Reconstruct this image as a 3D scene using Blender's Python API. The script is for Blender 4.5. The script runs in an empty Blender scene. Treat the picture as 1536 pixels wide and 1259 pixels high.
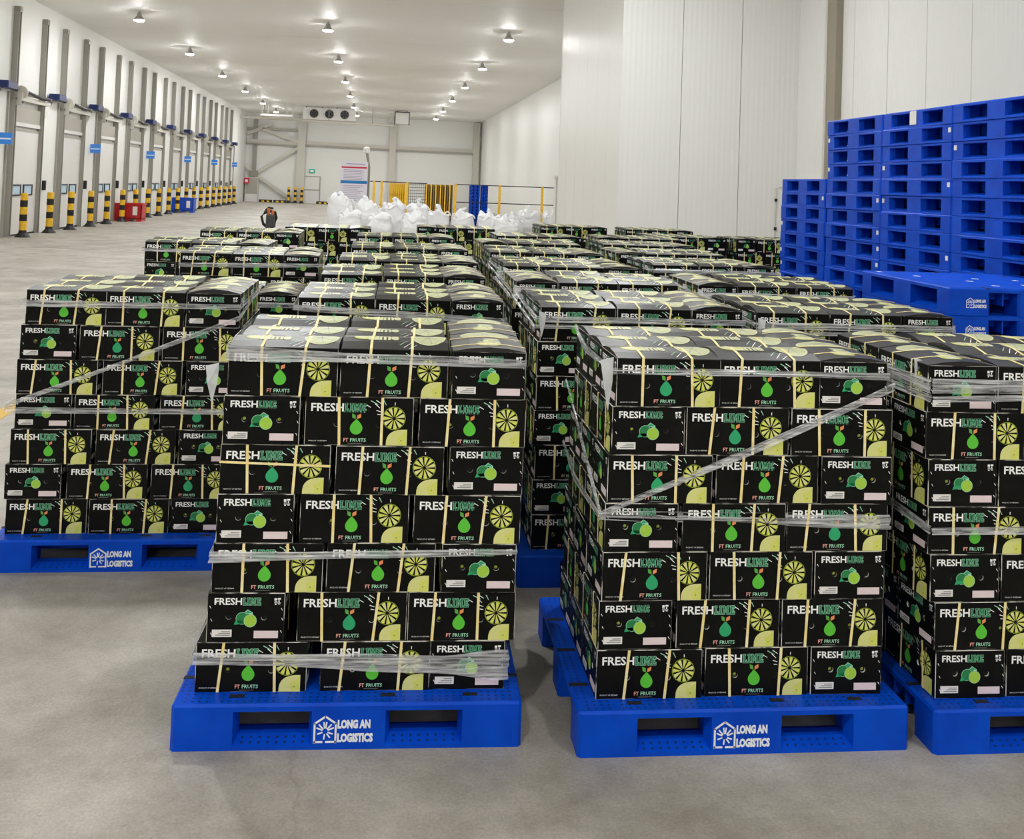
import bpy, bmesh, math, random
from mathutils import Vector, Matrix, noise
from mathutils.geometry import tessellate_polygon

random.seed(11)
scene = bpy.context.scene
COL = scene.collection
R = math.radians

# ------------------------------------------------------------------ camera
FPX, CY = 1543.0, 222.4          # focal length in pixels, principal row (the photo is the lower part of a taller frame)
YAW, PITCH, ROLL, CAMH = R(7.306), R(2.104), R(2.084), 1.9586
fw = Vector((math.sin(YAW) * math.cos(PITCH), math.cos(YAW) * math.cos(PITCH), math.sin(PITCH)))
r0 = Vector((math.cos(YAW), -math.sin(YAW), 0))
u0 = r0.cross(fw)
rt = r0 * math.cos(ROLL) + u0 * math.sin(ROLL)
up = u0 * math.cos(ROLL) - r0 * math.sin(ROLL)
cd = bpy.data.cameras.new('camera')
cam = bpy.data.objects.new('camera', cd)
COL.objects.link(cam)
m = Matrix((rt, up, -fw)).transposed().to_4x4()
m.translation = (0, 0, CAMH)
cam.matrix_world = m
cd.sensor_fit = 'HORIZONTAL'
cd.sensor_width = 36.0
cd.lens = FPX * 36.0 / 1536.0
cd.shift_y = -(1259 / 2 - CY) / 1536.0
cd.clip_end = 300
scene.camera = cam

# ------------------------------------------------------------------ world, exposure
w = bpy.data.worlds.new('world')
scene.world = w
w.use_nodes = True
w.node_tree.nodes['Background'].inputs[0].default_value = (0.5, 0.5, 0.5, 1)
w.node_tree.nodes['Background'].inputs[1].default_value = 0.05
scene.view_settings.view_transform = 'Standard'
scene.view_settings.look = 'None'
scene.view_settings.gamma = 1
scene.view_settings.exposure = 0.0
scene.view_settings.use_curve_mapping = False
scene.cycles.max_bounces = 7
scene.cycles.glossy_bounces = 3
scene.cycles.transparent_max_bounces = 10
scene.cycles.caustics_reflective = False
scene.cycles.caustics_refractive = False
LAMP = 680.0                      # radiance of the high-bay diffusers

# ------------------------------------------------------------------ materials
def srgb(r, g, b):
    f = lambda c: (c / 255 / 12.92) if c / 255 <= .04045 else ((c / 255 + .055) / 1.055) ** 2.4
    return (f(r), f(g), f(b), 1)

MATS = {}
def mat(name, col, rough=.5, metal=0.0, spec=.5, alpha=1.0, emit=0.0, coat=0.0):
    m = bpy.data.materials.new(name)
    m.use_nodes = True
    b = m.node_tree.nodes['Principled BSDF']
    b.inputs['Base Color'].default_value = col
    b.inputs['Roughness'].default_value = rough
    b.inputs['Metallic'].default_value = metal
    b.inputs['Specular IOR Level'].default_value = spec
    b.inputs['Alpha'].default_value = alpha
    if coat:
        b.inputs['Coat Weight'].default_value = coat
        b.inputs['Coat Roughness'].default_value = .15
    if emit:
        b.inputs['Emission Color'].default_value = col
        b.inputs['Emission Strength'].default_value = emit
    MATS[name] = m
    return m

def nodes(m):
    return m.node_tree.nodes, m.node_tree.links, m.node_tree.nodes['Principled BSDF']

def mix_noise(m, c1, c2, scale, lo=.35, hi=.65, detail=6, inp='Base Color', rnd=False, stretch=None):
    n, l, b = nodes(m)
    tc = n.new('ShaderNodeTexCoord')
    tx = n.new('ShaderNodeTexNoise')
    tx.inputs['Scale'].default_value = scale
    tx.inputs['Detail'].default_value = detail
    src = tc.outputs['Object']
    if rnd:
        oi = n.new('ShaderNodeObjectInfo')
        ad = n.new('ShaderNodeVectorMath'); ad.operation = 'MULTIPLY_ADD'
        ad.inputs[1].default_value = (1, 1, 1)
        l.new(src, ad.inputs[0]); l.new(oi.outputs['Location'], ad.inputs[2])
        src = ad.outputs[0]
    if stretch:
        mp = n.new('ShaderNodeMapping'); mp.inputs['Scale'].default_value = stretch
        l.new(src, mp.inputs[0]); src = mp.outputs[0]
    l.new(src, tx.inputs['Vector'])
    cr = n.new('ShaderNodeValToRGB')
    cr.color_ramp.elements[0].position = lo
    cr.color_ramp.elements[1].position = hi
    cr.color_ramp.elements[0].color = c1
    cr.color_ramp.elements[1].color = c2
    l.new(tx.outputs['Fac'], cr.inputs[0])
    l.new(cr.outputs[0], b.inputs[inp])
    return cr, tx

# concrete floor
mf = mat('concrete', srgb(172, 165, 154), .5, spec=.45)
n, l, b = nodes(mf)
tc = n.new('ShaderNodeTexCoord')
def tex(scale, detail, rough=.6, dist=0.0):
    t = n.new('ShaderNodeTexNoise')
    t.inputs['Scale'].default_value = scale; t.inputs['Detail'].default_value = detail
    t.inputs['Roughness'].default_value = rough; t.inputs['Distortion'].default_value = dist
    l.new(tc.outputs['Object'], t.inputs['Vector'])
    return t
def ramp(src, p0, c0, p1, c1):
    r = n.new('ShaderNodeValToRGB')
    r.color_ramp.elements[0].position = p0; r.color_ramp.elements[0].color = c0
    r.color_ramp.elements[1].position = p1; r.color_ramp.elements[1].color = c1
    l.new(src, r.inputs[0])
    return r
def mul(a, b_, fac=1.0, mode='MULTIPLY'):
    x = n.new('ShaderNodeMix'); x.data_type = 'RGBA'; x.blend_type = mode
    x.inputs['Factor'].default_value = fac
    l.new(a, x.inputs[6]); l.new(b_, x.inputs[7])
    return x.outputs[2]
big = ramp(tex(.9, 7, .62, .6).outputs['Fac'], .3, srgb(148, 142, 131), .7, srgb(197, 192, 183))
mid = ramp(tex(4.0, 10, .74).outputs['Fac'], .3, (.74, .72, .69, 1), .62, (1.07, 1.07, 1.07, 1))
fine = ramp(tex(90, 4, .7).outputs['Fac'], .35, (.82, .81, .80, 1), .65, (1.07, 1.07, 1.07, 1))
c = mul(big.outputs[0], mid.outputs[0]); c = mul(c, fine.outputs[0])
vor = n.new('ShaderNodeTexVoronoi'); vor.feature = 'DISTANCE_TO_EDGE'; vor.inputs['Scale'].default_value = .55
wob = n.new('ShaderNodeVectorMath'); wob.operation = 'MULTIPLY_ADD'; wob.inputs[1].default_value = (.5, .5, .5)
l.new(tex(1.7, 6, .6).outputs['Color'], wob.inputs[0]); l.new(tc.outputs['Object'], wob.inputs[2])
l.new(wob.outputs[0], vor.inputs['Vector'])
crk = ramp(vor.outputs['Distance'], .0, (.82, .80, .78, 1), .005, (1, 1, 1, 1))
msk = ramp(tex(.5, 2).outputs['Fac'], .5, (0, 0, 0, 1), .58, (1, 1, 1, 1))
x = n.new('ShaderNodeMix'); x.data_type = 'RGBA'; x.blend_type = 'MULTIPLY'
l.new(msk.outputs[0], x.inputs['Factor']); l.new(c, x.inputs[6]); l.new(crk.outputs[0], x.inputs[7])
l.new(x.outputs[2], b.inputs['Base Color'])
rr = ramp(tex(2.2, 6).outputs['Fac'], .3, (.38, .38, .38, 1), .7, (.58, .58, .58, 1))
l.new(rr.outputs[0], b.inputs['Roughness'])
bp = n.new('ShaderNodeBump'); bp.inputs['Strength'].default_value = .06; bp.inputs['Distance'].default_value = .01
l.new(tex(40, 6, .7).outputs['Fac'], bp.inputs['Height']); l.new(bp.outputs[0], b.inputs['Normal'])

def panel_mat(name, col, axis, pitch, rough=.42, strength=.35):
    m = mat(name, col, rough, spec=.45)
    n, l, b = nodes(m)
    tc = n.new('ShaderNodeTexCoord'); sx = n.new('ShaderNodeSeparateXYZ')
    l.new(tc.outputs['Object'], sx.inputs[0])
    k = n.new('ShaderNodeMath'); k.operation = 'MULTIPLY'; k.inputs[1].default_value = 2 * math.pi / pitch
    l.new(sx.outputs[axis], k.inputs[0])
    s = n.new('ShaderNodeMath'); s.operation = 'SINE'; l.new(k.outputs[0], s.inputs[0])
    p = n.new('ShaderNodeMath'); p.operation = 'GREATER_THAN'; p.inputs[1].default_value = .0
    l.new(s.outputs[0], p.inputs[0])
    bp = n.new('ShaderNodeBump'); bp.inputs['Strength'].default_value = strength; bp.inputs['Distance'].default_value = .004
    l.new(s.outputs[0], bp.inputs['Height']); l.new(bp.outputs[0], b.inputs['Normal'])
    return m
WHITE = srgb(234, 233, 229)
panel_mat('panel_x', WHITE, 0, .105)
panel_mat('panel_y', WHITE, 1, .105)
panel_mat('panel_ceiling', srgb(246, 245, 240), 0, .3, .6, .1)
mat('panel_plain', WHITE, .45)
mat('joint', srgb(150, 147, 140), .6)
mat('trim_grey', srgb(150, 142, 125), .5)
mat('steel', srgb(150, 145, 135), .4, .7)
mat('steel_paint', srgb(205, 200, 190), .45)
mat('rail_metal', srgb(158, 154, 145), .5, .2)
mat('door_white', srgb(228, 225, 222), .4)
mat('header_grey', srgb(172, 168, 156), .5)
mat('dark', srgb(22, 22, 24), .5)
mat('rubber', srgb(28, 26, 25), .7)
mat('glass_pane', srgb(190, 220, 240), .1, spec=.8)
mat('frame_dark', srgb(16, 34, 50), .4)
mat('sign_blue', srgb(60, 140, 230), .4)
mat('motor_blue', srgb(25, 40, 95), .4)
my = mat('safety_yellow', srgb(240, 190, 30), .45)
mix_noise(my, srgb(225, 170, 25), srgb(248, 202, 45), 14)
mat('safety_black', srgb(26, 20, 20), .5)
mat('bin_red', srgb(196, 26, 34), .4)
mat('bin_blue', srgb(20, 80, 200), .4)
mat('sticker_white', srgb(240, 236, 232), .5)
mat('lamp_body', srgb(175, 172, 166), .4, .3)
mat('lens', (.985, 1, 1, 1), .5, emit=LAMP)
mat('bag', srgb(238, 238, 240), .6)
mat('exit_green', srgb(60, 190, 160), .4)
mat('sign_red', srgb(200, 40, 70), .5)
mat('sign_band', srgb(20, 120, 180), .5)
mat('sign_face', srgb(225, 220, 230), .5)
mat('print_grey', srgb(160, 150, 165), .6)
mat('orange', srgb(215, 110, 50), .4)
mat('grey_plastic', srgb(70, 70, 74), .4)
mat('line_yellow', srgb(214, 170, 60), .55)
mat('hole_dark', srgb(18, 16, 14), .8)
# pallet plastic
mp_ = mat('pallet_blue', srgb(0, 72, 198), .45, spec=.16)
mix_noise(mp_, srgb(0, 66, 190), srgb(0, 80, 212), 7, .3, .7, 8, rnd=True)
mat('pallet_dot', srgb(2, 30, 100), .6)
mat('pad_black', srgb(20, 24, 38), .7)
mat('logo_white', srgb(240, 244, 250), .5)
# cartons
mc = mat('card_black', srgb(9, 9, 8), .42, spec=.14)
mix_noise(mc, srgb(8, 8, 7), srgb(17, 17, 15), 9, .3, .75, 6, rnd=True)
ml = mat('card_lid', srgb(12, 12, 11), .36, spec=.6)  # same coating as the sides; glare on the tops put in by paler, glossier copy
mix_noise(ml, srgb(12, 12, 11), srgb(24, 22, 20), 9, .3, .75, 6, rnd=True)
mat('card_hole', srgb(6, 6, 6), .9)
mw = mat('card_edge', srgb(200, 195, 185), .7)
mix_noise(mw, srgb(30, 30, 28), srgb(220, 216, 206), 11, .44, .54, 4, rnd=True)
mat('ink_white', srgb(254, 254, 252), .45)
mat('ink_grey', srgb(140, 142, 136), .5)
mat('ink_green', srgb(36, 132, 88), .45)
mat('ink_mint', srgb(168, 224, 190), .45)
mat('ink_pear', srgb(92, 200, 56), .45)
mat('ink_teal', srgb(40, 170, 110), .45)
mat('ink_leaf', srgb(92, 176, 70), .45)
mat('ink_orange', srgb(240, 150, 90), .45)
mat('ink_pink', srgb(250, 178, 160), .45)
mat('ink_lime', srgb(220, 224, 104), .45)
mat('ink_limedark', srgb(150, 168, 40), .45)
mat('ink_pale', srgb(226, 226, 150), .45)
mat('top_pale', srgb(212, 213, 168), .42)
mat('top_slice', srgb(196, 200, 152), .42)
mat('top_lime', srgb(206, 208, 96), .42)
mat('ink_slice', srgb(224, 224, 142), .45)
mat('ink_cut', srgb(168, 212, 70), .45)
mat('ink_deep', srgb(32, 130, 70), .45)
mat('sticker_pink', srgb(238, 218, 220), .55)
mat('lime_fruit', srgb(150, 165, 50), .5)
ms = mat('strap_yellow', srgb(244, 222, 150), .45, spec=.3)
mix_noise(ms, srgb(248, 224, 144), srgb(255, 243, 190), 25, .35, .65, 3, rnd=True)
# stretch film: clear glossy plastic with milky folds
mfm = bpy.data.materials.new('film'); mfm.use_nodes = True
n, l, b = nodes(mfm)
b.inputs['Base Color'].default_value = srgb(244, 244, 246)
b.inputs['Roughness'].default_value = .14
b.inputs['Specular IOR Level'].default_value = .9
tc = n.new('ShaderNodeTexCoord'); mp = n.new('ShaderNodeMapping'); mp.inputs['Scale'].default_value = (4, 4, 75)
l.new(tc.outputs['Object'], mp.inputs[0])
t = n.new('ShaderNodeTexNoise'); t.inputs['Scale'].default_value = 2.0; t.inputs['Detail'].default_value = 4
l.new(mp.outputs[0], t.inputs['Vector'])
cr = n.new('ShaderNodeMapRange'); cr.inputs[1].default_value = .3; cr.inputs[2].default_value = .7
cr.inputs[3].default_value = .10; cr.inputs[4].default_value = .72
l.new(t.outputs['Fac'], cr.inputs[0]); l.new(cr.outputs[0], b.inputs['Alpha'])
MATS['film'] = mfm
mat('film_tail', srgb(225, 226, 228), .3, alpha=.75, spec=.8)

# ------------------------------------------------------------------ helpers
class MB:
    """collects faces; build() links them as one mesh object"""
    def __init__(s):
        s.v, s.f, s.m, s.names = [], [], [], []
    def mi(s, name):
        if name not in s.names: s.names.append(name)
        return s.names.index(name)
    def add(s, verts, faces, mname):
        o = len(s.v); k = s.mi(mname)
        s.v += [tuple(p) for p in verts]
        s.f += [tuple(i + o for i in f) for f in faces]
        s.m += [k] * len(faces)
        return s
    def box(s, x0, x1, y0, y1, z0, z1, mname):
        return s.add([(x0, y0, z0), (x1, y0, z0), (x1, y1, z0), (x0, y1, z0), (x0, y0, z1), (x1, y0, z1), (x1, y1, z1), (x0, y1, z1)],
                     [(0, 3, 2, 1), (4, 5, 6, 7), (0, 1, 5, 4), (1, 2, 6, 5), (2, 3, 7, 6), (3, 0, 4, 7)], mname)
    def cbox(s, x0, x1, y0, y1, z0, z1, mname, c=.01, ctop=None):
        """box with chamfered vertical edges and chamfered top edge"""
        ct = c if ctop is None else ctop
        def ring(d, z):
            return [(x0 + c + d * 0, y0 + d, z), (x1 - c, y0 + d, z), (x1 - d, y0 + c, z), (x1 - d, y1 - c, z),
                    (x1 - c, y1 - d, z), (x0 + c, y1 - d, z), (x0 + d, y1 - c, z), (x0 + d, y0 + c, z)]
        rings = [ring(0, z0), ring(0, z1 - ct), ring(min(ct, c * .9), z1)]
        vs = [p for r in rings for p in r]
        fs = [tuple(range(7, -1, -1)), tuple(range(16, 24))]
        for k in (0, 8):
            for i in range(8):
                j = (i + 1) % 8
                fs.append((k + i, k + j, k + 8 + j, k + 8 + i))
        return s.add(vs, fs, mname)
    def prism(s, pts, d, mname):
        """pts: 3D polygon, extruded by vector d"""
        k = len(pts); d = Vector(d)
        vs = [Vector(p) for p in pts] + [Vector(p) + d for p in pts]
        fs = [tuple(range(k - 1, -1, -1)), tuple(range(k, 2 * k))] + [(i, (i + 1) % k, k + (i + 1) % k, k + i) for i in range(k)]
        return s.add(vs, fs, mname)
    def lathe(s, prof, mname, seg=16, c=(0, 0, 0), axis='z', cap=True):
        vs, fs = [], []
        for (r, h) in prof:
            for i in range(seg):
                a = 2 * math.pi * i / seg
                p = (r * math.cos(a), r * math.sin(a), h)
                if axis == 'y': p = (p[0], p[2], p[1])
                if axis == 'x': p = (p[2], p[0], p[1])
                vs.append((p[0] + c[0], p[1] + c[1], p[2] + c[2]))
        for k in range(len(prof) - 1):
            for i in range(seg):
                j = (i + 1) % seg
                fs.append((k * seg + i, k * seg + j, (k + 1) * seg + j, (k + 1) * seg + i))
        if cap:
            fs.append(tuple(range(seg - 1, -1, -1))); fs.append(tuple((len(prof) - 1) * seg + i for i in range(seg)))
        return s.add(vs, fs, mname)
    def tube(s, pts, r, mname, seg=8, closed=False):
        pts = [Vector(p) for p in pts]
        k = len(pts); vs = []; fs = []
        for i, p in enumerate(pts):
            a = pts[i - 1] if (i or closed) else p
            b_ = pts[(i + 1) % k] if (i < k - 1 or closed) else p
            t = (b_ - a).normalized()
            q = Vector((0, 0, 1)) if abs(t.z) < .9 else Vector((1, 0, 0))
            x = t.cross(q).normalized(); y = x.cross(t)
            rr = r[i] if isinstance(r, (list, tuple)) else r
            for j in range(seg):
                an = 2 * math.pi * j / seg
                vs.append(p + x * rr * math.cos(an) + y * rr * math.sin(an))
        for i in range(k if closed else k - 1):
            for j in range(seg):
                j2 = (j + 1) % seg; i2 = (i + 1) % k
                fs.append((i * seg + j, i * seg + j2, i2 * seg + j2, i2 * seg + j))
        if not closed:
            fs.append(tuple(range(seg))); fs.append(tuple((k - 1) * seg + j for j in range(seg - 1, -1, -1)))
        return s.add(vs, fs, mname)
    def mesh(s, name, smooth=False):
        me = bpy.data.meshes.new(name)
        me.from_pydata(s.v, [], s.f)
        for nm in s.names: me.materials.append(MATS[nm])
        me.polygons.foreach_set('material_index', s.m)
        if smooth: me.polygons.foreach_set('use_smooth', [True] * len(me.polygons))
        me.update()
        bm = bmesh.new(); bm.from_mesh(me)
        bmesh.ops.recalc_face_normals(bm, faces=bm.faces)
        bm.to_mesh(me); bm.free()
        return me
    def build(s, name, parent=None, loc=(0, 0, 0), rz=0, smooth=False):
        return put(name, s.mesh(name, smooth), parent, loc, rz)

def put(name, data, parent=None, loc=(0, 0, 0), rz=0):
    o = bpy.data.objects.new(name, data)
    COL.objects.link(o)
    o.location = loc
    o.rotation_euler = (0, 0, rz)
    if parent: o.parent = parent
    return o

def tag(o, label, cat, group=None, kind=None):
    o['label'] = label; o['category'] = cat
    if group: o['group'] = group
    if kind: o['kind'] = kind
    return o

def empty(name, loc=(0, 0, 0), rz=0):
    o = put(name, None, None, loc, rz)
    o.empty_display_size = .1
    return o

def copy_tree(o, parent=None, loc=None, rz=None):
    c = o.copy(); COL.objects.link(c); c.parent = parent
    if loc is not None: c.location = loc
    if rz is not None: c.rotation_euler = (0, 0, rz)
    for ch in o.children: copy_tree(ch, c)
    return c

ORD = 'first second third fourth fifth sixth seventh eighth ninth tenth eleventh twelfth thirteenth fourteenth fifteenth sixteenth seventeenth eighteenth nineteenth twentieth twenty-first twenty-second'.split()

def text2d(body, h, wd, bold=0.0, res=2):
    """flat text as (verts2d, faces) with lower-left at 0,0, height h, width wd"""
    cu = bpy.data.curves.new('txt', 'FONT')
    cu.body = body; cu.resolution_u = res; cu.offset = bold; cu.fill_mode = 'FRONT'
    o = bpy.data.objects.new('txt', cu); COL.objects.link(o)
    bpy.context.view_layer.update()
    me = bpy.data.meshes.new_from_object(o)
    vs = [(v.co.x, v.co.y) for v in me.vertices]
    fs = [tuple(p.vertices) for p in me.polygons]
    bpy.data.objects.remove(o); bpy.data.curves.remove(cu); bpy.data.meshes.remove(me)
    x0 = min(v[0] for v in vs); x1 = max(v[0] for v in vs); y0 = min(v[1] for v in vs); y1 = max(v[1] for v in vs)
    return [((v[0] - x0) / (x1 - x0) * wd, (v[1] - y0) / (y1 - y0) * h) for v in vs], fs

def shift(vf, dx, dy):
    return [(x + dx, y + dy) for x, y in vf[0]], vf[1]
def polyf(pts):
    return list(pts), [tuple(range(len(pts)))]
def ell(cx, cy, rx, ry, seg=20, a0=0, a1=2 * math.pi):
    full = abs(a1 - a0 - 2 * math.pi) < 1e-6
    k = seg if full else seg + 1
    return polyf([(cx + rx * math.cos(a0 + (a1 - a0) * i / seg), cy + ry * math.sin(a0 + (a1 - a0) * i / seg)) for i in range(k)])
def rect(x0, x1, y0, y1):
    return polyf([(x0, y0), (x1, y0), (x1, y1), (x0, y1)])
def bar(x0, y0, x1, y1, wd):
    dx, dy = x1 - x0, y1 - y0; k = math.hypot(dx, dy); nx, ny = -dy / k * wd / 2, dx / k * wd / 2
    return polyf([(x0 + nx, y0 + ny), (x1 + nx * .6, y1 + ny * .6), (x1 - nx * .6, y1 - ny * .6), (x0 - nx, y0 - ny)])

# ------------------------------------------------------------------ the hall
XL, XR, YN, YB, ZC = -10.45, 8.15, -15.0, 83.0, 7.0
BX, BY0, BY1 = 4.565, 19.35, 26.1          # the enclosure that stands out from the wall on the right
def struct(name, mb, label, cat, **k):
    return tag(mb.build(name, **k), label, cat, kind='structure')
struct('floor', MB().box(XL - .3, XR + .3, YN - .3, YB + .3, -.2, 0, 'concrete'), 'bare beige concrete floor with scuffs and hairline cracks', 'floor')
ceil = struct('ceiling', MB().box(XL - .3, XR + .3, YN - .3, YB + .3, ZC + .02, ZC + .2, 'joint'), 'white panelled ceiling with thin cross seams', 'ceiling')
pm = MB().box(XL - .2, XR + .2, 0, 8.635, 0, .03, 'panel_ceiling').mesh('ceiling_panel')
yy = 2.8 - 8.65 * 3
while yy < YB:
    put('ceiling_panel', pm, ceil, (0, yy, ZC)); yy += 8.65
wl = struct('wall_left', MB().box(XL - .2, XL, YN, YB, 0, ZC + .1, 'panel_y'), 'white panel wall behind the row of dock doors', 'wall')
struct('wall_near', MB().box(XL, XR, YN - .2, YN, 0, ZC + .1, 'panel_x'), 'white panel wall behind the viewer', 'wall')
wb = struct('wall_back', MB().box(XL, XR, YB, YB + .2, 0, ZC + .1, 'panel_plain'), 'distant white end wall with braced steel bay', 'wall')
wr = struct('wall_right', MB().box(XR, XR + .2, YN, YB, 0, ZC + .1, 'joint'), 'white ribbed panel wall behind the stacked blue pallets', 'wall')
pw = MB().box(-.02, .02, 0, 1.188, 0, ZC, 'panel_y').mesh('wall_panel')
for k in range(29):
    put('wall_panel', pw, wr, (XR - .01, BY0 - 1.2 * (k + 1) + .006, 0))
far = MB().box(XR - .03, XR, BY1, YB, 0, ZC, 'panel_y').build('wall_lining', wr)
enc = struct('wall_enclosure', MB().box(BX + .03, XR, BY0 + .03, BY1 - .03, 0, ZC, 'joint'), 'white ribbed panel enclosure standing out behind the lime pallets', 'wall')
pf = MB().box(0, 1.18, -.03, 0, 0, ZC, 'panel_x').mesh('wall_panel_front')
for k in range(3):
    put('wall_panel', pf, enc, (BX + 1.193 * k + .007, BY0 + .03, 0))
ps = MB().box(-.03, 0, 0, 1.115, 0, ZC, 'panel_y').mesh('wall_panel_side')
for k in range(6):
    put('wall_panel', ps, enc, (BX + .03, BY0 + .006 + 1.125 * k, 0))
MB().box(BX - .006, BX + .06, BY0 - .006, BY0 + .05, 0, ZC, 'panel_plain').build('corner_trim', enc)
MB().box(BX - .006, BX + .06, BY1 - .05, BY1 + .006, 0, ZC, 'panel_plain').build('corner_trim', enc)
struct('trim_1', MB().box(XR - .16, XR - .03, 17.4, 17.74, 0, ZC, 'trim_grey').box(XR - .18, XR - .03, 17.74, 17.8, 0, ZC, 'steel_paint'), 'tall grey-brown steel column against the ribbed white wall', 'column')
struct('trim_2', MB().box(-2.96, -2.84, YN, 11, 0, .003, 'line_yellow'), 'yellow painted floor line beside the load at left edge', 'floor line')

# thin conduit on the enclosure wall
MB_ = MB().tube([(7.72, BY0 - .02, .3), (7.72, BY0 - .02, 2.1), (7.86, BY0 - .02, 2.13)], .012, 'steel_paint', 6)
MB_.box(7.70, 7.74, BY0 - .05, BY0 - .005, 1.28, 1.34, 'dark').box(7.70, 7.74, BY0 - .05, BY0 - .005, 1.84, 1.9, 'dark')
tag(MB_.build('conduit'), 'thin white conduit on ribbed wall beside shortest pallet stack', 'conduit')

# ------------------------------------------------------------------ lamps
def make_lamp():
    t = empty('high_bay_lamp')
    MB().lathe([(.03, .25), (.03, .17), (.07, .17), (.08, .08), (.155, 0), (.165, -.05)], 'lamp_body', 14).build('housing', t)
    MB().lathe([(.158, -.045), (.15, -.066), (.1, -.082), (.02, -.088)], 'lens', 14).build('diffuser', t)
    return t
lamp0 = make_lamp(); first = True
cols = [(-7.64, 'left-hand'), (-1.81, 'middle'), (4.03, 'right-hand')]
rows_ = [-9.9, -1.2, 7.4, 16.0, 24.7, 33.3, 42.0, 50.6, 59.1, 68.0, 76.5]
for cx, cn in cols:
    for k, ry in enumerate(rows_):
        if cx > 4 and k == 4: continue          # no lamp close beside the enclosure
        o = lamp0 if first else copy_tree(lamp0)
        first = False
        o.location = (cx, ry, 6.77)
        if k >= 5:
            tag(o, 'round white ceiling lamp, %s line, %s in view from the camera' % (cn, ORD[k - 5]), 'lamp', 'high-bay ceiling lamps')
        else:
            tag(o, 'round white ceiling lamp out of view, %s line, %s from the near wall' % (cn, ORD[k]), 'lamp', 'high-bay ceiling lamps')

# ------------------------------------------------------------------ dock doors along the left wall
WX = XL
def rail_mesh():
    mb = MB()
    mb.box(0, .16, -.09, -.06, 0, 6.55, 'rail_metal').box(0, .16, .06, .09, 0, 6.55, 'rail_metal').box(0, .03, -.06, .06, 0, 6.55, 'rail_metal')
    mb.box(.02, .17, -.1, .1, 6.4, 6.56, 'steel').box(0, .18, -.1, .1, 3.9, 3.96, 'steel')
    return mb.mesh('rail')
RAIL = rail_mesh()
DPAN = MB().cbox(0, .06, -1.15, 1.15, .04, 3.1, 'door_white', .01).box(.055, .063, -1.15, 1.15, 3.02, 3.1, 'header_grey').mesh('door_leaf')
SEAL = MB().box(0, .08, -1.17, 1.17, 0, .045, 'rubber').mesh('bottom_seal')
HEAD = MB().box(0, .08, -1.15, 1.15, 3.17, 3.72, 'header_grey').box(0, .1, -1.15, 1.15, 3.17, 3.28, 'door_white').mesh('header_panel')
WFR = MB().box(.05, .09, -.4, .4, .0, .045, 'frame_dark').box(.05, .09, -.4, .4, .29, .335, 'frame_dark').box(.05, .09, -.4, -.33, .045, .29, 'frame_dark').box(.05, .09, .33, .4, .045, .29, 'frame_dark').mesh('window_frame')
WPN = MB().box(.055, .075, -.33, .33, .045, .29, 'glass_pane').mesh('window_pane')
SHAFT = MB().tube([(.22, -1.3, 0), (.22, 1.5, .0)], .045, 'steel', 8).tube([(.24, -.95, .07), (.24, -.3, .03), (.24, .5, -.02), (.24, 1.2, .0)], .055, 'dark', 8).lathe([(.17, -.05), (.19, -.03), (.19, .03), (.17, .05)], 'steel_paint', 14, (.22, -1.25, .03), 'y').box(.03, .3, -1.42, -1.3, -.35, .02, 'steel_paint').box(.31, .325, -1.4, -1.33, -.3, -.22, 'dark').mesh('torsion_shaft')
BRAK = MB().box(0, .2, -1.3, 1.5, -.2, -.08, 'steel_paint').mesh('shaft_bracket')
MOTR = MB().cbox(.05, .38, 0, .75, .06, .26, 'motor_blue', .03).tube([(.22, .75, .13), (.22, 1.1, .1)], .07, 'dark', 8).mesh('motor')
PILR = MB().prism([(0, 0, 0), (0, 1.42, 0), (0, 1.42, 4.15), (0, .95, 4.15), (0, .3, 3.62), (0, 0, 3.4)], (.1, 0, 0), 'panel_plain').box(.1, .16, 1.36, 1.42, 0, 4.1, 'rail_metal').mesh('pillar_cladding')
HAND = MB().box(.1, .2, -.05, .05, 0, .3, 'dark').mesh('control_handle')
SIGN = MB().box(.1, .45, -.02, .02, 0, .32, 'sign_blue').box(.12, .43, -.024, -.02, .13, .17, 'logo_white').mesh('dock_sign')
def dock(k):
    yl = 30.72 + 4.52 * k
    d = empty('door_%d' % (k + 2), (WX, yl + 1.23, 0))
    put('rail', RAIL, d, (0, -1.23, 0)); put('rail', RAIL, d, (0, 1.23, 0))
    lf = put('door_leaf', DPAN, d)
    for s in (-.62, .38):
        f = put('window_frame', WFR, lf, (0, s, 1.15)); put('window_pane', WPN, lf, (0, s, 1.15))
    put('bottom_seal', SEAL, d); put('header_panel', HEAD, d)
    put('torsion_shaft', SHAFT, d, (0, .2, 4.1)); put('shaft_bracket', BRAK, d, (0, .2, 4.1)); put('motor', MOTR, d, (0, 1.95, 4.08))
    put('pillar_cladding', PILR, d, (0, 1.36, 0)); put('control_handle', HAND, d, (0, 1.62, 1.3))
    if k % 2 or k < 0: put('dock_sign', SIGN, d, (0, 2.25, 2.6))
    nm = 'white dock door outside the left edge of the picture' if k < 0 else 'white lifting dock door with two small windows, %s from the near end' % ORD[k]
    tag(d, nm, 'door', 'dock doors', 'structure')
for k in range(-1, 10): dock(k)

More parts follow.
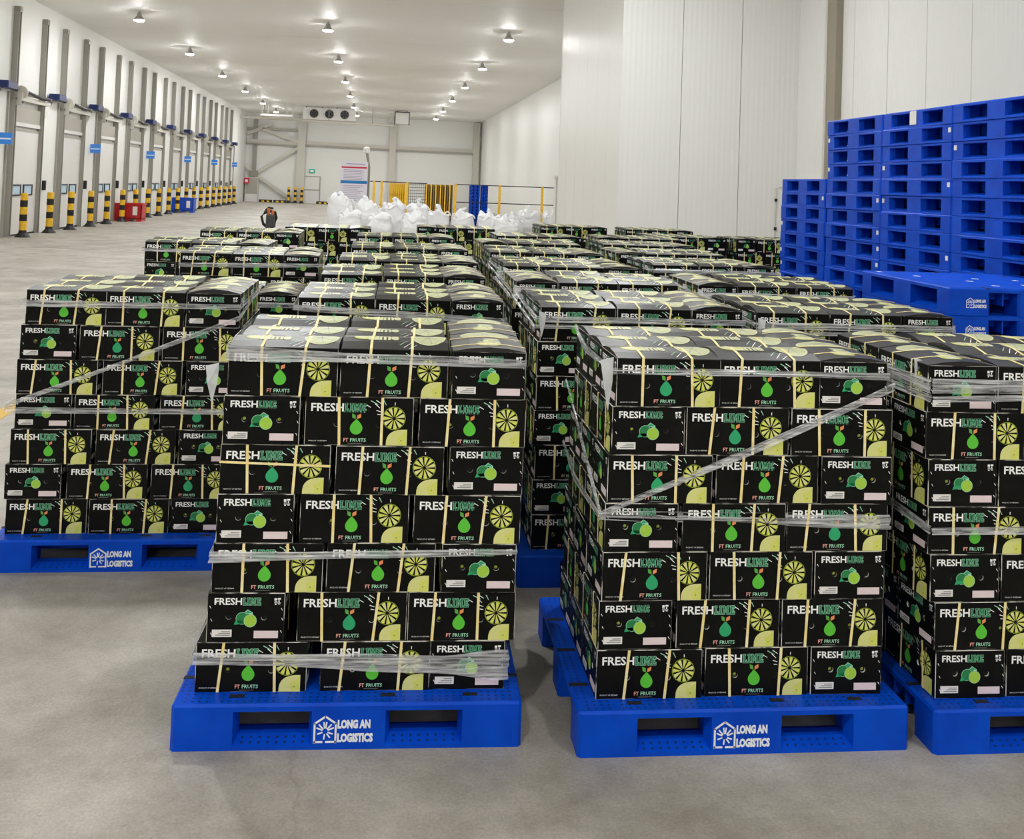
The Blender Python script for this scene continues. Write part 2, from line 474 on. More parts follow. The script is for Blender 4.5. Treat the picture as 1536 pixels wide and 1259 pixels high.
def make_bollard():
    t = empty('bollard')
    MB().lathe([(.1, .12), (.1, 1.22), (.09, 1.25)], 'safety_yellow', 14).build('post', t)
    sm = MB().lathe([(.103, 0), (.103, .19)], 'safety_black', 14).mesh('stripe')
    for z in (.46, .86): put('stripe', sm, t, (0, 0, z))
    MB().lathe([(.22, 0), (.2, .03), (.11, .13), (.103, .2)], 'safety_black', 14).build('base', t)
    return t
bol0 = make_bollard(); k = 0
for i in range(10):
    for s, nm in ((0, 'near'), (2.38, 'far')):
        o = bol0 if k == 0 else copy_tree(bol0)
        k += 1
        o.location = (-9.98 + .01 * math.sin(k * 3), 30.85 + 4.52 * i + s, 0)
        tag(o, 'yellow and black bollard at %s side of %s dock door' % (nm, ORD[i]), 'bollard', 'bollards before the dock doors')

# ------------------------------------------------------------------ red and blue bins
def bin_(name, mname, loc, label, L=1.25, W=.8, H=.72):
    t = empty(name, loc, 0)
    mb = MB()
    for (x0, x1, y0, y1) in ((-L / 2, L / 2, -W / 2, -W / 2 + .03), (-L / 2, L / 2, W / 2 - .03, W / 2), (-L / 2, -L / 2 + .03, -W / 2, W / 2), (L / 2 - .03, L / 2, -W / 2, W / 2)):
        mb.box(x0, x1, y0, y1, .1, H, mname)
    mb.box(-L / 2, L / 2, -W / 2, W / 2, .1, .13, mname)
    mb.build('shell', t)
    rm = MB()
    rm.box(-L / 2 - .03, L / 2 + .03, -W / 2 - .03, -W / 2 + .02, H - .06, H, mname).box(-L / 2 - .03, L / 2 + .03, W / 2 - .02, W / 2 + .03, H - .06, H, mname)
    rm.box(-L / 2 - .03, -L / 2 + .02, -W / 2, W / 2, H - .06, H, mname).box(L / 2 - .02, L / 2 + .03, -W / 2, W / 2, H - .06, H, mname)
    rm.build('rim', t)
    rb = MB().box(-.02, .02, -.02, 0, .12, H - .06, mname).mesh('rib')
    for i in range(7): put('rib', rb, t, (-L / 2 + .05 + i * (L - .1) / 6, -W / 2, 0))
    ft = MB().box(-.09, .09, -W / 2, W / 2, 0, .1, mname).mesh('foot')
    for x in (-L / 2 + .1, 0, L / 2 - .1): put('foot', ft, t, (x, 0, 0))
    MB().box(L / 2 - .34, L / 2 - .16, -W / 2 - .024, -W / 2 - .02, .25, .6, 'sticker_white').build('placard', t)
    tag(t, label, 'bin')
bin_('plastic_bin', 'bin_red', (-9.86, 42.98, 0), 'red plastic bin with white placard between the bollards', 1.1)
bin_('plastic_bin', 'bin_blue', (-9.86, 54.55, 0), 'blue plastic bin farther along the dock doors', 1.08, .8, .75)

# ------------------------------------------------------------------ back wall steelwork and fittings
def beam(mb, a, b_, wd, dp, mname='steel_paint'):
    a, b_ = Vector(a), Vector(b_); t = (b_ - a); k = Vector((0, -1, 0)); nrm = t.cross(k).normalized() * wd / 2
    mb.prism([a + nrm, b_ + nrm, b_ - nrm, a - nrm], (0, -dp, 0), mname)
fr = empty('wall_bracing', (0, YB, 0))
def bm_part(name, a, b_, wd, dp, mname='steel_paint'):
    mb = MB(); beam(mb, a, b_, wd, dp, mname); return mb.build(name, fr)
for x, wd in ((-6.15, .62), (1.0, .5), (7.7, .5)): bm_part('steel_column', (x, -.02, 0), (x, -.02, 6.95), wd, .4)
bm_part('steel_column', (-9.75, -.02, 0), (-9.75, -.02, 6.6), .28, .2, 'rail_metal')
for (a, b_) in (((-10.4, -.1, 4.75), (-6.4, -.1, 4.65)), ((-5.8, -.1, 4.75), (.75, -.1, 4.65)), ((1.25, -.1, 4.65), (7.5, -.1, 4.6))):
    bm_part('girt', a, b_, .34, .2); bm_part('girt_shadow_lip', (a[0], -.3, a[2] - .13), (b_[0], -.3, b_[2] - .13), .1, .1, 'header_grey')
bm_part('top_girt', (-10.4, -.1, 5.75), (-6.4, -.1, 5.75), .18, .15, 'header_grey')
for a, b_ in (((-9.7, -.25, 2.2), (-6.4, -.25, 4.35)), ((-9.7, -.25, 2.2), (-6.6, -.25, .15)), ((-9.2, -.25, 5.75), (-6.4, -.25, 4.8)), ((-9.75, -.25, 2.2), (-10.4, -.25, 2.9)), ((-10.4, -.25, 5.3), (-8.4, -.25, 6.2))):
    bm_part('brace', a, b_, .24, .12)
bm_part('gusset_plate', (-10.05, -.3, 2.2), (-9.4, -.3, 2.2), .5, .1, 'steel')
tag(fr, 'cream steel columns, girts and diagonal braces on the end wall', 'steel frame', kind='structure')

t = empty('door_20', (0, YB, 0))
MB().cbox(-5.85, -4.65, -.08, -.02, 0, 2.1, 'door_white', .01).box(-5.85, -4.65, -.1, -.08, 1.02, 1.12, 'header_grey').build('door_leaf', t)
MB().box(-5.92, -5.85, -.1, 0, 0, 2.17, 'header_grey').box(-4.65, -4.58, -.1, 0, 0, 2.17, 'header_grey').box(-5.85, -4.65, -.1, 0, 2.1, 2.17, 'header_grey').build('door_frame', t)
tag(t, 'white personnel door in the far end wall below exit sign', 'door', kind='structure')
tag(MB().box(-5.5, -5.05, YB - .12, YB, 2.42, 2.72, 'exit_green').box(-5.4, -5.15, YB - .125, YB - .12, 2.5, 2.64, 'logo_white').build('exit_sign'), 'small green exit sign above far white door', 'sign')
t = empty('door_21', (0, YB, 0))
MB().box(-10.3, -9.4, -.5, -.4, .4, 1.85, 'header_grey').build('door_leaf', t)
MB().box(-10.36, -9.34, -.5, 0, 1.85, 1.92, 'steel_paint').box(-10.36, -10.3, -.5, 0, 0, 1.85, 'steel_paint').box(-9.4, -9.34, -.5, 0, 0, 1.85, 'steel_paint').box(-10.3, -9.4, -.52, -.42, .0, .6, 'door_white').build('door_frame', t)
tag(t, 'grey hatch in far corner under the diagonal bracing', 'door', kind='structure')
tag(MB().cbox(-10.42, -10.05, YB - .7, YB - .55, 1.4, 1.85, 'sign_red', .02).box(-10.34, -10.13, YB - .705, YB - .7, 1.52, 1.72, 'logo_white').build('fire_call_box'), 'small red fire box in the far left corner', 'box')

t = empty('air_cooler', (-3.6, 73, 0))
MB().cbox(-1.82, 1.82, -.35, .35, 6.08, 6.9, 'door_white', .02).build('housing', t)
for x in (-1.05, 0, 1.05):
    g = MB().lathe([(.34, -.37), (.34, -.42), (.30, -.42), (.30, -.37)], 'steel_paint', 18, (x, 0, 6.5), 'y', cap=False).lathe([(.3, -.36), (.3, -.365)], 'dark', 18, (x, 0, 6.5), 'y').build('fan_ring', t)
    bl = MB()
    for a in range(6):
        an = a * math.pi / 3
        ca, sa = math.cos(an), math.sin(an)
        bl.prism([(x + .05 * ca, -.4, 6.5 + .05 * sa), (x + .27 * ca - .08 * sa, -.4, 6.5 + .27 * sa + .08 * ca), (x + .27 * ca + .06 * sa, -.385, 6.5 + .27 * sa - .06 * ca)], (0, .008, 0), 'grey_plastic')
    bl.build('fan_blades', t)
MB().box(-1.82, 1.82, -.36, .36, 6.0, 6.08, 'header_grey').build('drip_tray', t)
for x in (-1.6, -.5, .5, 1.6): MB().box(x - .03, x + .03, -.03, .03, 6.9, ZC, 'dark').build('hanger', t)
tag(t, 'white three-fan air cooler hung from the far ceiling', 'air cooler')
t = empty('pipe_run', (0, 72.2, 0))
MB().tube([(-9.6, 0, 6.02), (-3.6, 0, 5.92), (.9, 0, 5.86)], .07, 'steel_paint', 8).build('pipe', t)
for x in (-8, -3.6, -.6): MB().tube([(x, 0, 5.95), (x, 0, ZC)], .025, 'steel', 6).build('hanger', t)
tag(t, 'pale pipe run below the three-fan air cooler', 'pipe')
t = empty('duct_unit', (1.4, 73, 0))
MB().cbox(-.45, .55, -.35, .35, 6.05, 6.85, 'door_white', .02).build('housing', t)
MB().box(-.48, -.42, -.38, .38, 6.0, 6.9, 'dark').box(.52, .58, -.38, .38, 6.0, 6.9, 'dark').box(-.48, .58, -.38, -.34, 6.84, 6.9, 'dark').build('frame', t)
MB().box(-.8, -.55, -.2, .2, 6.15, 6.8, 'steel_paint').build('inlet', t)
for x in (-.3, .4): MB().box(x - .02, x + .02, -.02, .02, 6.85, ZC, 'dark').build('hanger', t)
tag(t, 'boxy white ceiling unit with dark frame at far end', 'air unit')
t = empty('hanging_tray', (-7.0, 70.9, 0))
MB().box(-1.05, 1.05, -.4, .4, 6.08, 6.14, 'door_white').box(-1.05, 1.05, -.4, -.37, 6.14, 6.2, 'door_white').build('tray', t)
for x in (-1, -.6, .6, 1): MB().box(x - .02, x + .02, -.02, .02, 6.14, ZC, 'steel_paint').build('hanger', t)
tag(t, 'white tray hung from ceiling above the far diagonal bracing', 'tray')

for i, (x, y) in enumerate(((-6.95, 82.2), (-6.45, 82.2), (-5.95, 82.2))):
    o = copy_tree(bol0); o.location = (x, y, 0)
    tag(o, 'short yellow and black bollard at far white column, %s of three' % ORD[i], 'bollard', 'bollards at the far column')
for i, x in enumerate((-8.7, -7.6, -4.3)):
    t = empty('wheel_stop', (x, 82.2, 0))
    MB().cbox(-.5, .5, -.1, .1, 0, .2, 'safety_black', .03).build('body', t)
    for s in (-.3, .1): MB().box(s, s + .2, -.105, -.1, .02, .14, 'safety_yellow').build('stripe', t)
    tag(t, 'low black and yellow barrier on floor at end wall, %s from left' % ORD[i], 'barrier', 'low floor barriers')

# notice board on stand
t = empty('notice_board', (-.95, 40, 0))
MB().box(-.52, .52, -.03, .03, 1.0, 2.68, 'sign_face').build('board', t)
MB().box(-.48, .48, -.035, -.03, 2.42, 2.48, 'sign_red').build('red_stripe', t)
MB().box(-.5, .5, -.036, -.03, 1.83, 1.95, 'sign_band').build('blue_stripe', t)
pl = MB()
for k in range(7): pl.box(-.4, .3 + .08 * (k % 2), -.034, -.03, 2.34 - .06 * k, 2.36 - .06 * k, 'print_grey')
for k in range(9): pl.box(-.4, .36 - .1 * (k % 3), -.034, -.03, 1.74 - .07 * k, 1.76 - .07 * k, 'print_grey')
pl.box(-.3, .4, -.034, -.03, 2.57, 2.6, 'print_grey'); pl.build('printing', t)
for x in (-.45, .45): MB().box(x - .03, x + .03, .03, .08, 0, 2.6, 'steel').build('leg', t)
tag(t, 'white notice board with red and blue stripes behind white bags', 'notice board')
t = empty('lamp_post', (-.4, 41, 0))
MB().tube([(0, 0, 0), (0, 0, 2.5), (-.1, 0, 3.05)], .05, 'steel', 8).build('pole', t)
MB().lathe([(.05, 0), (.12, .05), (.13, .22), (.05, .28)], 'sticker_white', 12, (-.12, 0, 3.02)).build('head', t)
MB().cbox(-.15, .15, -.15, .15, 0, .06, 'steel', .02).build('base', t)
tag(t, 'thin grey post with white head beside the notice board', 'post')

# safety fence, stacked gates, post
t = empty('safety_fence', (0, 46, 0))
pst = MB().box(-.05, .05, -.05, .05, 0, 1.97, 'safety_yellow').box(-.1, .1, -.1, .1, 0, .02, 'safety_yellow').mesh('fence_post')
for x in (-.48, -.2, .14, 1.27, 3.42, 5.41, 7.35): put('fence_post', pst, t, (x, 0, 0))
for (a, b_) in ((-.48, 1.27), (3.42, 5.41), (5.41, 7.35), (7.35, 8.1)):
    for z in (.35, 1.15 if a > 3.4 else .9, 1.94):
        MB().box(a, b_, -.02, .02, z - .02, z + .02, 'dark').build('fence_rail', t)
tag(t, 'yellow-posted safety fence with dark rails behind white bags', 'fence')
k = 0
for x, c_ in [(.55 + .09 * i, 'safety_yellow') for i in range(8)] + [(2.15 + .105 * i, 'trim_gold' if i % 2 else 'safety_yellow') for i in range(12)]:
    if c_ not in MATS: mat('trim_gold', srgb(120, 92, 36), .5)
    g = empty('gate_panel', (x, 46.5, 0))
    MB().box(-.03, .03, -.03, .03, 0, 1.9, c_).box(-.03, .03, 1.17, 1.23, 0, 1.9, c_).box(-.02, .02, .03, 1.17, 1.83, 1.9, c_).box(-.02, .02, .03, 1.17, .1, .16, c_).build('frame', g)
    mm = MB()
    for q in range(6): mm.box(-.008, .008, .15 + .18 * q, .165 + .18 * q, .16, 1.83, 'dark')
    mm.build('mesh_bars', g)
    tag(g, 'upright yellow fence panel stored edge-on, %s from left, behind bags' % ORD[k], 'fence panel', 'stored fence panels')
    k += 1
g = empty('mesh_cage', (1.75, 47.2, 0))
mm = MB()
for q in range(9): mm.box(-.38 + .095 * q - .008, -.38 + .095 * q + .008, -.01, .01, 0, 1.9, 'dark')
for q in range(14): mm.box(-.4, .4, -.01, .01, .1 + .135 * q, .116 + .135 * q, 'dark')
mm.build('wire_mesh', g)
MB().box(-.44, -.38, -.04, .04, 0, 1.95, 'grey_plastic').box(.38, .44, -.04, .04, 0, 1.95, 'grey_plastic').box(-.4, .4, -.03, .03, 1.9, 1.95, 'grey_plastic').build('frame', g)
tag(g, 'dark wire mesh panel between the yellow fence panels', 'fence panel')

t = empty('door_22', (4.62, 26.3, 0))
MB().cbox(-.1, .1, -.1, .1, 0, 2.2, 'door_white', .02).build('post', t)
MB().box(-.12, .34, -.14, .14, 2.2, 2.27, 'door_white').build('cap', t)
MB().box(.1, .32, -.06, .1, 0, 2.2, 'panel_plain').box(.15, .2, -.1, -.06, 1.95, 2.15, 'steel').build('jamb', t)
MB().box(.22, .25, -.075, -.06, 1.25, 1.8, 'trim_grey').build('pull_bar', t)
tag(t, 'short white doorway post at the far corner of enclosure', 'door post', kind='structure')

# ------------------------------------------------------------------ bulk bags
def bag(loc, W, H, seed, label, rz):
    t = empty('bulk_bag', loc, rz)
    mb = MB(); seg, lev = 40, 20; vs = []; fs = []
    for k in range(lev + 1):
        f = k / lev
        z = H * f
        bulge = .86 + .14 * math.sin(min(1, f * 1.25) * math.pi) if f < .8 else .92 - ((f - .8) / .2) ** 1.6 * .62
        for i in range(seg):
            a = 2 * math.pi * i / seg
            ca, sa = math.cos(a), math.sin(a)
            e = (abs(ca) ** 4 + abs(sa) ** 4) ** -.25
            p = Vector((ca * e, sa * e, 0)) * W / 2 * bulge
            q = Vector((p.x * 2.3 + seed * 7, p.y * 2.3, z * 2.3))
            d = noise.noise(q) * .08 + noise.noise(q * 2.7) * .07 + abs(noise.noise(q * 5)) * -.09
            if k in (0,): d *= .3
            p *= 1 + d
            zz = z + (noise.noise(q * 1.6 + Vector((9, 3, 1))) * .22 * f * (1.4 if f > .6 else .4))
            vs.append((p.x, p.y, max(0, zz) if k else 0))
    for k in range(lev):
        for i in range(seg):
            j = (i + 1) % seg
            fs.append((k * seg + i, k * seg + j, (k + 1) * seg + j, (k + 1) * seg + i))
    fs.append(tuple(lev * seg + i for i in range(seg))); fs.append(tuple(range(seg - 1, -1, -1)))
    mb.add(vs, fs, 'bag'); mb.build('body', t, smooth=True)
    rn = random.Random(seed)
    nk = MB(); pr = []
    top = H * 1.0
    nk.tube([(0, 0, top - .1), (.03, 0, top + .03), (.06 * rn.uniform(-1, 1), .05, top + .12), (.14 * rn.uniform(-1, 1), .08, top + .2)], [.2, .07, .1, .03], 'bag', 9)
    nk.build('tied_neck', t, smooth=True)
    for sx in (-1, 1):
        for sy in (-1, 1):
            x, y = sx * W * .36, sy * W * .36; hh = rn.uniform(.0, .09)
            MB().tube([(x - .08, y, H * .8), (x - .05, y + .02, H * .88 + hh * .6), (x + .03, y + .03, H * .9 + hh), (x + .1, y, H * .86 + hh * .5), (x + .12, y, H * .8)], .025, 'bag', 5).build('lifting_loop', t)
    tag(t, label, 'bulk bag', 'white bulk bags')
BAGS = [(-1.38, 38.9, .92, 1.36), (-.42, 38.3, .96, 1.2), (.6, 38.6, .92, 1.18), (1.5, 39.2, .9, 1.16), (2.25, 38.2, .84, .98), (3.15, 38.3, .92, .88), (4.15, 38.4, .92, .88), (4.98, 38.0, .74, .8), (5.75, 39.0, .92, 1.05), (6.75, 39.2, .86, .95), (-.95, 36.9, .9, .85), (.1, 36.9, .9, .8), (1.3, 37.0, .92, .85), (4.6, 36.8, .95, .75)]
for i, (x, y, wd, h) in enumerate(BAGS):
    if i < 10: lb = 'white crumpled bulk bag in the back row, %s from left' % ORD[i]
    else: lb = 'white crumpled bulk bag in the lower front row, %s from left' % ORD[i - 10]
    bag((x, y, 0), wd, h, i + 3, lb, R((i * 37) % 20 - 10))

# ------------------------------------------------------------------ pallet truck handle beyond the loads
t = empty('pallet_truck', (-1.59, 15.6, 0), R(12))
for x in (-.27, .27): MB().cbox(x - .08, x + .08, .2, 1.35, .07, .13, 'orange', .02).build('fork', t)
MB().cbox(-.3, .3, -.05, .22, .07, .42, 'orange', .04).lathe([(.08, 0), (.08, .3)], 'grey_plastic', 12, (0, .02, .42)).build('pump_body', t)
for x in (-.07, .07): MB().lathe([(.09, -.025), (.09, .025)], 'rubber', 14, (x, -.02, .09), 'x').build('steer_wheel', t)
MB().tube([(0, 0, .5), (0, -.1, 1.22)], .03, 'orange', 8).build('shaft', t)
hd = MB().tube([(-.12, -.11, 1.27), (-.16, -.11, 1.38), (-.10, -.12, 1.44), (.0, -.12, 1.46), (.10, -.12, 1.44), (.13, -.11, 1.36), (.1, -.11, 1.25), (0, -.1, 1.2)], .026, 'dark', 8, closed=True).build('handle_loop', t)
MB().cbox(-.07, .1, -.16, -.06, 1.22, 1.42, 'grey_plastic', .02).build('tiller_head', t)
MB().cbox(-.06, .0, -.15, -.08, 1.40, 1.50, 'orange', .01).cbox(.02, .08, -.15, -.08, 1.36, 1.47, 'orange', .01).tube([(-.09, -.11, 1.47), (-.03, -.11, 1.51), (.06, -.11, 1.5)], .018, 'dark', 6).build('control_lever', t)
t.scale.x = .75
tag(t, 'dark and orange pallet truck handle rising behind the rear lime loads', 'pallet truck')

# ------------------------------------------------------------------ plastic pallets
PLX, PLY, PH = 1.2, 1.0, .154
OPN = [(-.392, -.126), (.126, .392)]       # fork openings of the pallets under the loads
OPN2 = [(-.45, -.115), (.115, .45)]        # wider openings on the long side of the stacked pallets
def skid_mesh(depth, opn=OPN, name='skid'):
    mb = MB(); d = depth / 2; zt = .1305
    (a0, a1), (b0, b1) = opn
    mb.prism([(a0, -d, 0), (a0, d, 0), (-.588, d, 0), (-.6, d - .012, 0), (-.6, -d + .012, 0), (-.588, -d, 0)], (0, 0, zt), 'pallet_blue')
    mb.box(a1, b0, -d, d, 0, zt, 'pallet_blue')
    mb.prism([(b1, -d, 0), (.588, -d, 0), (.6, -d + .012, 0), (.6, d - .012, 0), (.588, d, 0), (b1, d, 0)], (0, 0, zt), 'pallet_blue')
    for (a, b_) in opn:
        mb.prism([(a, -d, 0), (a, d, 0), (a, d, .014), (a, d - .05, .034), (a, -d + .05, .034), (a, -d, .014)], (b_ - a, 0, 0), 'pallet_blue')
        for x, s in ((a, 1), (b_, -1)):
            mb.prism([(x, -d + .001, .014), (x + s * .013, -d + .05, .03), (x + s * .013, -d + .05, zt), (x, -d + .001, zt)], (0, .012, 0), 'pallet_blue')
        for i in range(8):
            for j in range(2):
                cx = a + .03 + i * (b_ - a - .06) / 7; y0 = -d + .014 + .02 * j
                z = lambda y: .0147 + (y + d) * .4
                mb.add([(cx - .004, y0 - .004, z(y0 - .004)), (cx + .004, y0 - .004, z(y0 - .004)), (cx + .004, y0 + .004, z(y0 + .004)), (cx - .004, y0 + .004, z(y0 + .004))], [(0, 1, 2, 3)], 'pallet_dot')
    return mb.mesh(name)
SKID2 = skid_mesh(.15, OPN2)
SKID3 = skid_mesh(.25, OPN2)
SKID = skid_mesh(.15)
def deck_mesh(dots):
    mb = MB().cbox(-.6, .6, -.5, .5, .13, PH, 'pallet_blue', .012, .008)
    for y in (-.32, -.25, -.16, .16, .25, .32): mb.box(-.58, .58, y - .004, y + .004, .055, .131, 'pallet_blue')   # ribs under the deck
    for x in (-.5, -.26, .26, .5): mb.box(x - .004, x + .004, -.34, .34, .085, .131, 'pallet_blue')
    if dots:
        z = PH + .0006
        for i in range(46):
            x = -.56 + i * 1.12 / 45
            if i % 9 in (4,): continue
            for y in (-.476, -.452, -.425, .44, .47):
                mb.add([(x - .004, y - .004, z), (x + .004, y - .004, z), (x + .004, y + .004, z), (x - .004, y + .004, z)], [(0, 1, 2, 3)], 'pallet_dot')
        for i in range(34):
            y = -.4 + i * .8 / 33
            for x in (-.585, -.56, .56, .585):
                mb.add([(x - .004, y - .004, z), (x + .004, y - .004, z), (x + .004, y + .004, z), (x - .004, y + .004, z)], [(0, 1, 2, 3)], 'pallet_dot')
        for y in (-.3, -.02, .26):
            for x in (-.565, .565):
                mb.box(x - .035, x + .035, y - .012, y + .012, PH - .001, PH + .0009, 'pad_black')
    return mb.mesh('deck')
DECK, DECKP = deck_mesh(True), deck_mesh(False)
PAD = MB().box(-.026, .026, -.011, .011, -.003, .0012, 'pad_black').mesh('slot_pad')
def logo_mesh():
    mb = MB()
    def pl(vf):
        mb.add([(x, -.0008, y) for x, y in vf[0]], vf[1], 'logo_white')
    wt = .0068
    P = [(-.1, -.042), (-.1, .022), (-.064, .046), (-.028, .022), (-.028, -.042)]
    for a, b_ in zip(P, P[1:]): pl(bar2(a, b_, wt))
    pl(bar2((-.1, -.040), (-.074, -.040), wt)); pl(bar2((-.06, -.040), (-.028, -.040), wt))
    c0 = (-.064, -.004)
    for an in (99, 81, 133, 47, 158, 22, 200, 340, 308, 262):
        a = R(an); r0_, r1 = .011, (.026 if an > 180 else .03)
        pl(bar2((c0[0] + r0_ * math.cos(a), c0[1] + r0_ * math.sin(a)), (c0[0] + r1 * math.cos(a), c0[1] + r1 * math.sin(a)), .0052))
    pl(shift(text2d('LONG AN', .031, .112, .065, 2), -.022, .004))
    pl(shift(text2d('LOGISTICS', .031, .122, .065, 2), -.022, -.042))
    return mb.mesh('logo')
def bar2(a, b_, wd):
    dx, dy = b_[0] - a[0], b_[1] - a[1]; k = math.hypot(dx, dy); ux, uy = dx / k * wd * .35, dy / k * wd * .35; nx, ny = -dy / k * wd / 2, dx / k * wd / 2
    return polyf([(a[0] - ux + nx, a[1] - uy + ny), (b_[0] + ux + nx, b_[1] + uy + ny), (b_[0] + ux - nx, b_[1] + uy - ny), (a[0] - ux - nx, a[1] - uy - ny)])
LOGO = logo_mesh()
def pallet(loc, rz, label, group, logo=None, hi=False, zs=1.0, tagpos=None, sk=None):
    """origin at the middle of the pallet's footprint"""
    t = empty('plastic_pallet', loc, rz)
    dk = put('deck', DECK if hi else DECKP, t)
    if sk is SKID3:
        for y, q in ((-.375, SKID3), (0, SKID2), (.375, SKID3)): put('skid', q, t, (0, y, 0))
    else:
        for y in (-.425, 0, .425): put('skid', sk or SKID, t, (0, y, 0))
    if hi:
        for x in (-.39, .13, .42): put('slot_pad', PAD, dk, (x, -.44, PH))
    if logo == 'long': put('logo', LOGO, t, (-.015, -.5, .066))
    if logo == 'end':
        q = put('logo', LOGO, t, (-.6, .335, .07), -math.pi / 2); q.scale = (.62, 1, .62)
    if tagpos is not None:
        MB().box(-.02, .02, -.002, 0, -.02, .02, 'sticker_white').build('corner_tag', t, (tagpos, -.5, .1))
    t.scale.z = zs
    tag(t, label, 'pallet', group)
    return t

# stacks of empty pallets beside the right wall: the long side faces the loads
STK = [(4.74, 11.1, 14, 'shortest stack'), (4.74, 9.87, 18, 'tall stack next to the shortest'), (4.74, 8.66, 18, 'middle tall stack'), (4.74, 7.45, 18, 'tall stack at right edge')]
rn = random.Random(5)
for x, y, nlev, nm in STK:
    for k in range(nlev):
        fromtop = nlev - 1 - k
        lb = 'blue plastic pallet, %s from top of the %s by wall' % (ORD[fromtop], nm) if fromtop else 'topmost blue plastic pallet of the %s by wall' % nm
        p = pallet((x + .5 + rn.uniform(-.006, .006), y + rn.uniform(-.006, .006), k * PH), -math.pi / 2 + R(rn.uniform(-.5, .5)), lb, 'empty pallets stacked along the wall', tagpos=rn.choice([None, -.56, .56, None]), sk=SKID2)
for k in range(9):
    ft = 8 - k
    lb = ('blue plastic pallet with white logo, %s from top of the low near stack' % ORD[ft]) if ft else 'blue plastic pallet with white logo, top of the low near stack'
    topp = pallet((3.88, 6.28, k * PH * 1.05), math.pi / 2 + R(-2), lb, 'empty pallets in the low near stack', logo='end', zs=1.05, hi=(ft == 0), sk=SKID3)
TAGM = MB().box(-.022, .022, -.014, .014, 0, .0012, 'sticker_white').mesh('paper_tag')
for q, (tx, ty) in enumerate(((.5, .42), (.2, .3), (-.1, .1), (.1, -.05), (-.4, .1), (-.3, -.15), (.05, -.3))):
    put('paper_tag', TAGM, topp, (tx, ty, PH), R(20 * q))
st = empty('paper_slip', (4.74, 8.7, 2.66))
MB().box(-.004, -.001, -.06, .05, -.02, .1, 'sticker_white').box(-.004, .05, -.05, .03, .1, .104, 'sticker_white').build('sheet', st)
tag(st, 'white paper slip hanging on the middle tall pallet stack', 'paper')
# far stack beyond the fence
for x, wd in ((4.58, .45), (5.0, .3)):
    pass
for s, x in enumerate((4.55, 5.02)):
    for k in range(12):
        o = empty('plastic_pallet', (x, 49, k * PH * 1.04)); o.scale = (.36, .8, 1.04)
        put('deck', DECKP, o); put('skid', SKID, o, (0, -.425, 0)); put('skid', SKID, o, (0, .425, 0))
        tag(o, 'far blue pallet behind safety fence, %s up in the %s pile' % (ORD[k], ('wider', 'narrower')[s]), 'pallet', 'far blue pallets')
        if s: o.scale = (.24, .8, 1.04)

# ------------------------------------------------------------------ lime cartons
L_, S_, H_ = .384, .267, .1712
def lime_letters(x0, y0, wd, h):
    """slab-serif LIME: list of rect pieces for fill"""
    out = []
    def rc(a, b_, c_, d_): out.append((x0 + a * wd, x0 + b_ * wd, y0 + c_ * h, y0 + d_ * h))
    s = .07
    rc(0, .12, .87, 1); rc(.025, .025 + s, .0, 1); rc(0, .18, 0, .15); rc(.15, .18, 0, .33)
    x = .235
    rc(x, x + .12, .87, 1); rc(x + .025, x + .025 + s, 0, 1); rc(x, x + .12, 0, .13)
    x = .405
    rc(x, x + .08, .87, 1); rc(x + .02, x + .075, 0, 1); rc(x, x + .095, 0, .13)
    rc(x + .215, x + .295, .87, 1); rc(x + .21, x + .21 + s, 0, 1); rc(x + .195, x + .3, 0, .13)
    rc(x + .075, x + .11, .62, .93); rc(x + .1, x + .14, .42, .75); rc(x + .128, x + .165, .26, .56); rc(x + .155, x + .19, .42, .75); rc(x + .18, x + .215, .62, .93)
    x = .76
    rc(x, x + .21, .85, 1); rc(x + .025, x + .025 + s, 0, 1); rc(x, x + .22, 0, .15); rc(x + .09, x + .15, .43, .57); rc(x + .18, x + .21, .68, 1); rc(x + .19, x + .22, 0, .33); rc(x + .135, x + .16, .36, .64)
    return out

def art_word(pcs, x, y, wf, wl, h, hi):
    pcs.append((shift(text2d('FRESH', h, wf, .022, 2 if hi else 1), x, y), 'ink_white', 1))
    g = h * .12
    xs = x + wf + h * .14
    rs = lime_letters(xs, y - h * .02, wl, h * 1.02)
    o = h * .042
    for (a, b_, c_, d_) in rs:
        if hi: pcs.append((rect(a - o, b_ + o, c_ - o, d_ + o), 'ink_mint', 1))
        pcs.append((rect(a, b_, c_, d_), 'ink_green', 2))

